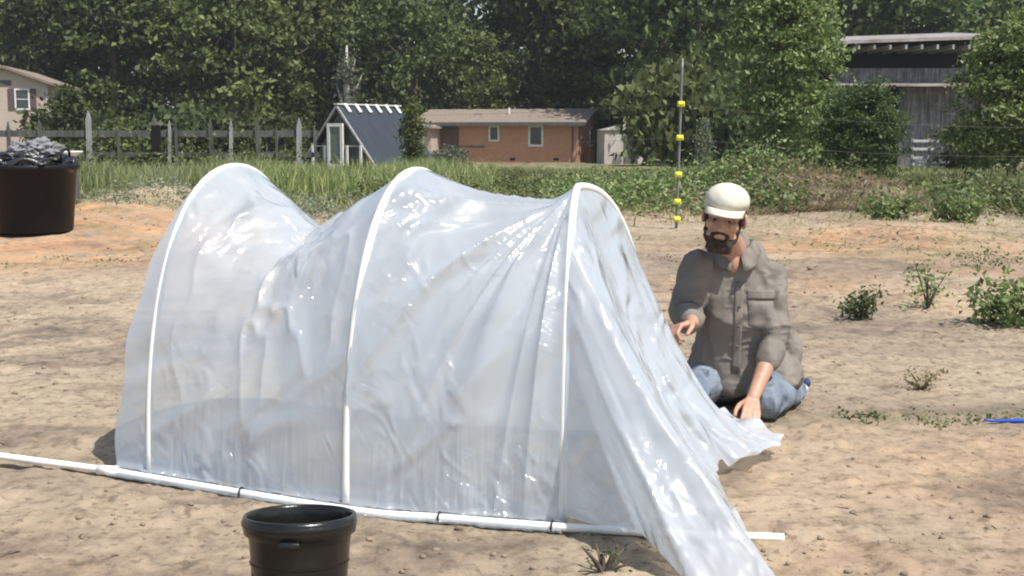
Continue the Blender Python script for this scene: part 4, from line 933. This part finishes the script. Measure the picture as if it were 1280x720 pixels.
b.capsule(RS, RE, .032, .036); b.ell(at(916, 326, 5.385), (.030, .03, .055)); b.capsule(RE, RW, .040, .027); b.capsule(LS, LE, .032, .038); b.capsule(LE, LE.lerp(LW, .35), .040, .041); b.capsule(LE.lerp(LW, .35), LW, .041, .027)
b.capsule(pel, HL, .11, .10); b.capsule(pel, HRt, .11, .10); b.capsule(HL, K1, .085, .058); b.capsule(HRt, K2, .085, .058)
b.capsule(K1, A1, .055, .036); b.capsule(K2, A2, .055, .036)
def hand(b, wrist, palm_dir, palm_nrm, thumb_side, curl, spread=.06, L=1.0, thumb_curl=.3):
    f = Vector(palm_dir).normalized(); n = Vector(palm_nrm); n = (n-f*n.dot(f)).normalized(); s = Vector(thumb_side); s = (s-f*s.dot(f)-n*s.dot(n)).normalized()
    k = wrist+f*.092*L
    for i, o in enumerate((.030, .010, -.010, -.028)):
        b.capsule(wrist+f*.012+s*o*.55, k+s*o*L, .0155, .0115*L, 10)
        ln = (.043, .047, .044, .035)[i]*L; d = (f+s*(o*2.5*spread/.06*.9)).normalized(); p = k+s*o*L; r = .0098
        for j, seg in enumerate((1, .62, .48)):
            ang = curl*(.7, 1.0, .8)[j]; ax = s; rot = Matrix.Rotation(ang, 3, n.cross(f).normalized()); 
            d = (d*math.cos(ang)+n*math.sin(ang)*1.0+0*f).normalized() if j == 0 else (Matrix.Rotation(ang, 3, f.cross(n).normalized()) @ d).normalized()
            q = p+d*ln*seg; b.capsule(p, q, r, r*.9, 10); p = q; r *= .9
    tb = wrist+f*.028+s*.022; t1 = tb+(f*.6+s*.75+n*.35).normalized()*.040; t2 = t1+(f*.9+s*.35+n*(.2+thumb_curl)).normalized()*.032; t3 = t2+(f*1.0+s*.0+n*(.3+thumb_curl)).normalized()*.026
    b.capsule(tb, t1, .016, .0125, 10); b.capsule(t1, t2, .0125, .0105, 10); b.capsule(t2, t3, .0105, .009, 10)
# his right hand: relaxed, half closed, pointing to image left / camera
hand(b, RW, (-.80, -.55, -.12), (.05, -.35, -1), (-.1, -.9, .45), 1.0, .05, 1.0, .3)
# his left hand: pressing the film to the ground, fingers down towards camera
hd = (at(926, 546, 4.97)-LW); hand(b, LW, (hd.x*.6, hd.y, hd.z*1.0), (-.15, .55, -.8), (-1, -.15, 0), .28, .10, 1.05, .1)
person = remesh(b, 'person', M['skin'], .0042, 5, origin=PO)
tag(person, 'bearded man in cream cap and taupe shirt kneeling beside the tunnel, pressing down the film', 'person')
def rp(mb, name, mt, vox, it, **k): 
    return remesh(mb, name, mt, vox, it, parent=person, origin=PO, **k)
# remove offset: children live in the person's local frame
# shirt
b = MB()
Rt = Matrix.Rotation(R(-8), 3, 'X')
def loft(b, secs, k=40):
    n = len(b.v)
    for (xl_, xr_, py, Yc, ry) in secs:
        p = at((xl_+xr_)/2, py, Yc); rx_ = (xr_-xl_)/2/F*Yc
        for j in range(k):
            a = 2*math.pi*j/k; c_, s_ = math.cos(a), math.sin(a); c_ = abs(c_)**.85*(1 if c_ > 0 else -1); s_ = abs(s_)**.85*(1 if s_ > 0 else -1)
            b.v.append((p.x+rx_*c_, p.y+ry*s_, p.z+.02*s_))
    m_ = len(secs)
    for i in range(m_-1):
        for j in range(k): b.f.append((n+i*k+j, n+i*k+(j+1) % k, n+(i+1)*k+(j+1) % k, n+(i+1)*k+j))
    b.f.append(tuple(n+j for j in range(k))); b.f.append(tuple(n+(m_-1)*k+j for j in reversed(range(k))))
loft(b, [(899, 934, 298, 5.49, .055), (886, 953, 305, 5.49, .08), (868, 964, 319, 5.49, .105), (861, 974, 338, 5.50, .128), (868, 968, 365, 5.51, .15), (874, 962, 400, 5.53, .155), (872, 972, 430, 5.56, .165), (862, 998, 455, 5.58, .185), (856, 1004, 470, 5.59, .20), (860, 1001, 477, 5.59, .195)])
b.ell(at(984, 436, 5.64), (.060, .09, .10))
b.capsule(RS, RS.lerp(RE, .5), .070, .067); b.capsule(RS.lerp(RE, .5), RE, .070, .066); b.capsule(RE, RE.lerp(RW, .55), .062, .052)
b.capsule(LS, LS.lerp(LE, .5), .076, .076); b.capsule(LS.lerp(LE, .5), LE, .074, .062); b.capsule(LE, LE.lerp(LW, .28), .060, .056)
shirt = rp(b, 'shirt', M['shirt'], .0065, 14, wr=.020, wsc=9, stretch=(1, .8, .5), ridged=1.3)
for e0, e1, r_, s_ in ((RE.lerp(RW, .5), RE.lerp(RW, .68), .053, 1), (LE.lerp(LW, .16), LE.lerp(LW, .34), .061, 2)):
    c_ = MB(); c_.capsule(e0, e0.lerp(e1, .99), r_*.96, r_*.94, 20); c_.tube([e0, e1], [r_*.98, r_*.95], 24); rp(c_, 'cuff', M['shirt'], .006, 3, wr=.004, wsc=30, seed=s_).parent = shirt
# collar : two flaps folded around the neck
fw = (HR @ Vector((0, -1, 0))); fw = Vector((-.10, -1, 0)).normalized(); sd = Vector((1, -.10, 0)).normalized()
cc = at(919, 309, 5.46)
def col_pt(a, r, z): return cc+sd*math.sin(a)*r-(-fw)*math.cos(a)*r*1.0+Vector((0, 0, z))
V = []; 
for i in range(41):
    a = R(-172+344*i/40); a2 = a; fr_ = .5-.5*math.cos(a)   # 0 at front(a=0)
    a = R(12+336*i/40)
    front = max(0, math.cos(a)); 
    for j, (r_, z_) in enumerate(((.070, .012-.050*front**2), (.075, .032-.050*front**2), (.084, .028-.050*front**2), (.104+.030*front, -.012-.080*front**1.5), (.100+.030*front, -.018-.080*front**1.5))):
        V.append((col_pt(a, r_+.004*math.sin(i*.9), z_)-PO)[:])
V = np.array(V).reshape(41, 5, 3); cv, cq = grid(V); o = link('collar', nmesh('collar', cv, cq), M['shirt'], shirt, smooth=True); sm = o.modifiers.new('s', 'SOLIDIFY'); sm.thickness = .003
# front placket, pocket flaps, buttons : project onto the shirt surface from the camera side
from mathutils.bvhtree import BVHTree
bv = BVHTree.FromPolygons([v.co[:] for v in shirt.data.vertices], [p.vertices[:] for p in shirt.data.polygons])
def proj(px, py):
    o_ = at(px, py, 4.2)-PO; d_ = (at(px, py, 5.2)-at(px, py, 4.2)).normalized(); hit = bv.ray_cast(o_, d_)
    return (hit[0], hit[1]) if hit[0] else (at(px, py, 5.35)-PO, Vector((0, -1, 0)))
def strip(name, pts, wpx, off=.004, th=.003):
    rows = []
    for px, py in pts:
        rows.append([(proj(px+e*wpx/2, py)[0]+Vector((0, -off, 0)))[:] for e in (-1, -.35, .35, 1)])
    v_, q_ = grid(np.array(rows)); o = link(name, nmesh(name, v_, q_), M['shirt'], shirt, smooth=True); sm = o.modifiers.new('s', 'SOLIDIFY'); sm.thickness = th; return o
strip('placket', [(925-.5*k, 352+k*10.3) for k in range(12)], 11, .005)
for k in range(5):
    p, n_ = proj(925-.5*k*2.4, 358+k*25); q = MB(); q.tube([p+Vector((0, -.007, 0)), p+Vector((0, -.011, 0))], .0055, 12); q.build('button', M['button'], shirt, True)
pf = strip('pocket_flap', [(0, 0)]*0 or [(951, 362+3*k) for k in range(5)], 34, .006); strip('pocket', [(951, 376+7*k) for k in range(6)], 31, .0035)
# jeans
b = MB()
b.capsule(pel, HL, .13, .115); b.capsule(pel, HRt, .13, .12); b.capsule(HL, HL.lerp(K1, .5), .105, .092); b.capsule(HL.lerp(K1, .5), K1, .092, .074); b.capsule(HRt, HRt.lerp(K2, .5), .11, .096); b.capsule(HRt.lerp(K2, .5), K2, .096, .077)
b.capsule(K1, A1, .073, .056); b.capsule(K2, A2, .075, .058)
rp(b, 'jeans', M['jeans'], .0075, 5, wr=.012, wsc=16, ridged=.8, seed=3)
# shoes
for A_, dr in ((A1, Vector((.0, 1, -.1))), (A2, Vector((.30, .95, -.05)))):
    q = MB(); dr = dr.normalized(); q.capsule(A_+dr*.0+Vector((0, 0, .0)), A_+dr*.13-Vector((0, 0, .01)), .047, .04); q.capsule(A_+dr*.02+Vector((.035, 0, 0)), A_+dr*.1+Vector((.03, 0, 0)), .03, .03)
    so2 = rp(q, 'shoe', M['shoe'], .006, 3); q = MB(); q.capsule(A_+dr*.02+Vector((.055, 0, .022)), A_+dr*.11+Vector((.05, 0, .02)), .02, .016); rp(q, 'shoe_stripe', M['shoeb'], .006, 2).parent = so2
# cap
V = []; rows_ = 16; kk = 48
for i in range(rows_+1):
    a = math.pi/2*i/rows_
    for j in range(kk+1):
        t_ = 2*math.pi*j/kk; r_ = math.cos(a)**.97; zz = .062+.070*math.sin(a)
        se = 1-.022*abs(math.cos(3*t_))**14-.018*math.sin(7*t_+i)*math.cos(a)*.5*(i > 0); V.append((h(.090*r_*se*math.cos(t_), .008+.113*r_*se*math.sin(t_), zz-(.016 if i == 0 else 0))-PO)[:])
v_, q_ = grid(np.array(V).reshape(rows_+1, kk+1, 3)); cap = link('cap', nmesh('cap', v_, q_), M['cap'], person, smooth=True); sm = cap.modifiers.new('s', 'SOLIDIFY'); sm.thickness = .003
V = []
for i in range(9):
    r_ = i/8
    for j in range(25):
        a = R(-62+124*j/24); x = .094*math.sin(a)*(1-.05*r_); y = .008-.113*math.cos(a)-(.070*math.cos(a*1.25)**.8 if abs(a*1.25) < math.pi/2 else 0)*r_
        V.append((h(x, y, .045-.013*r_*r_-.018*(abs(x)/.08)**2*r_)-PO)[:])
v_, q_ = grid(np.array(V).reshape(9, 25, 3)); o = link('brim', nmesh('brim', v_, q_), M['cap'], cap, smooth=True); sm = o.modifiers.new('s', 'SOLIDIFY'); sm.thickness = .004
MB().ell(h(0, .008, .133), (.007, .007, .005)).build('cap_button', M['cap'], cap, True, origin=None).location = -PO
V = []
for i in range(4):
    for j in range(8):
        a = math.pi/2*(.42+.26*i/3); t_ = -math.pi/2+(-.26+.52*j/7); r_ = math.cos(a)**.97; V.append((h(.0955*r_*math.cos(t_), .008+.115*r_*math.sin(t_), .0635+.071*math.sin(a))-PO)[:])
v_, q_ = grid(np.array(V).reshape(4, 8, 3)); link('emblem', nmesh('emblem', v_, q_), M['capmark'], cap, smooth=True)
# hair, beard, eyebrows, eyes
b = MB(); b.ell(h(0, .030, .018), (.084*HS, .090*HS, .085*HS), HR); 
for s in (-1, 1): b.capsule(h(s*.074, -.03, .025), h(s*.072, -.022, -.025), .010, .008)
rp(b, 'hair', M['hair'], .005, 3, wr=.006, wsc=60)
b = MB()
for s in (-1, 1):
    b.capsule(h(s*.069, -.018, -.030), h(s*.060, -.028, -.078), .008, .014); b.capsule(h(s*.060, -.028, -.078), h(s*.032, -.068, -.108), .014, .019); b.capsule(h(s*.032, -.070, -.108), h(0, -.080, -.118), .022, .025)
    b.capsule(h(0, -.099, -.052), h(s*.030, -.087, -.062), .0065, .007); b.capsule(h(s*.030, -.087, -.062), h(s*.030, -.078, -.098), .008, .016)
b.capsule(h(0, -.087, -.086), h(0, -.086, -.11), .009, .02); b.capsule(h(-.03, -.05, -.125), h(.03, -.05, -.125), .025, .025)
rp(b, 'beard', M['hair'], .0045, 3, wr=.007, wsc=70)
for s in (-1, 1):
    q = MB(); q.capsule(h(s*.018, -.096, .019), h(s*.048, -.086, .021), .0045, .0035, 8); rp(q, 'eyebrow', M['hair'], .003, 1, wr=.002, wsc=90)
    e = MB(); e.ell(h(s*.031, -.0805, -.002), (.0112, .0112, .0062), HR); e.v = [tuple(Vector(v)-PO) for v in e.v]; eo = e.build('eye', mat('eye_white', (.26, .22, .20), rough=.3, bump=0), person, True)
    e = MB(); e.ell(h(s*.031-.002, -.0900, -.003), (.0058, .004, .0058), HR); e.v = [tuple(Vector(v)-PO) for v in e.v]; e.build('iris', mat('iris', (.03, .02, .015), rough=.2, bump=0), eo, True)
    e = MB(); e.capsule(h(s*.020, -.0905, .0065), h(s*.043, -.0855, .0055), .0042, .004, 8); e.v = [tuple(Vector(v)-PO) for v in e.v]; e.build('eyelid', M['skin'], eo, True)
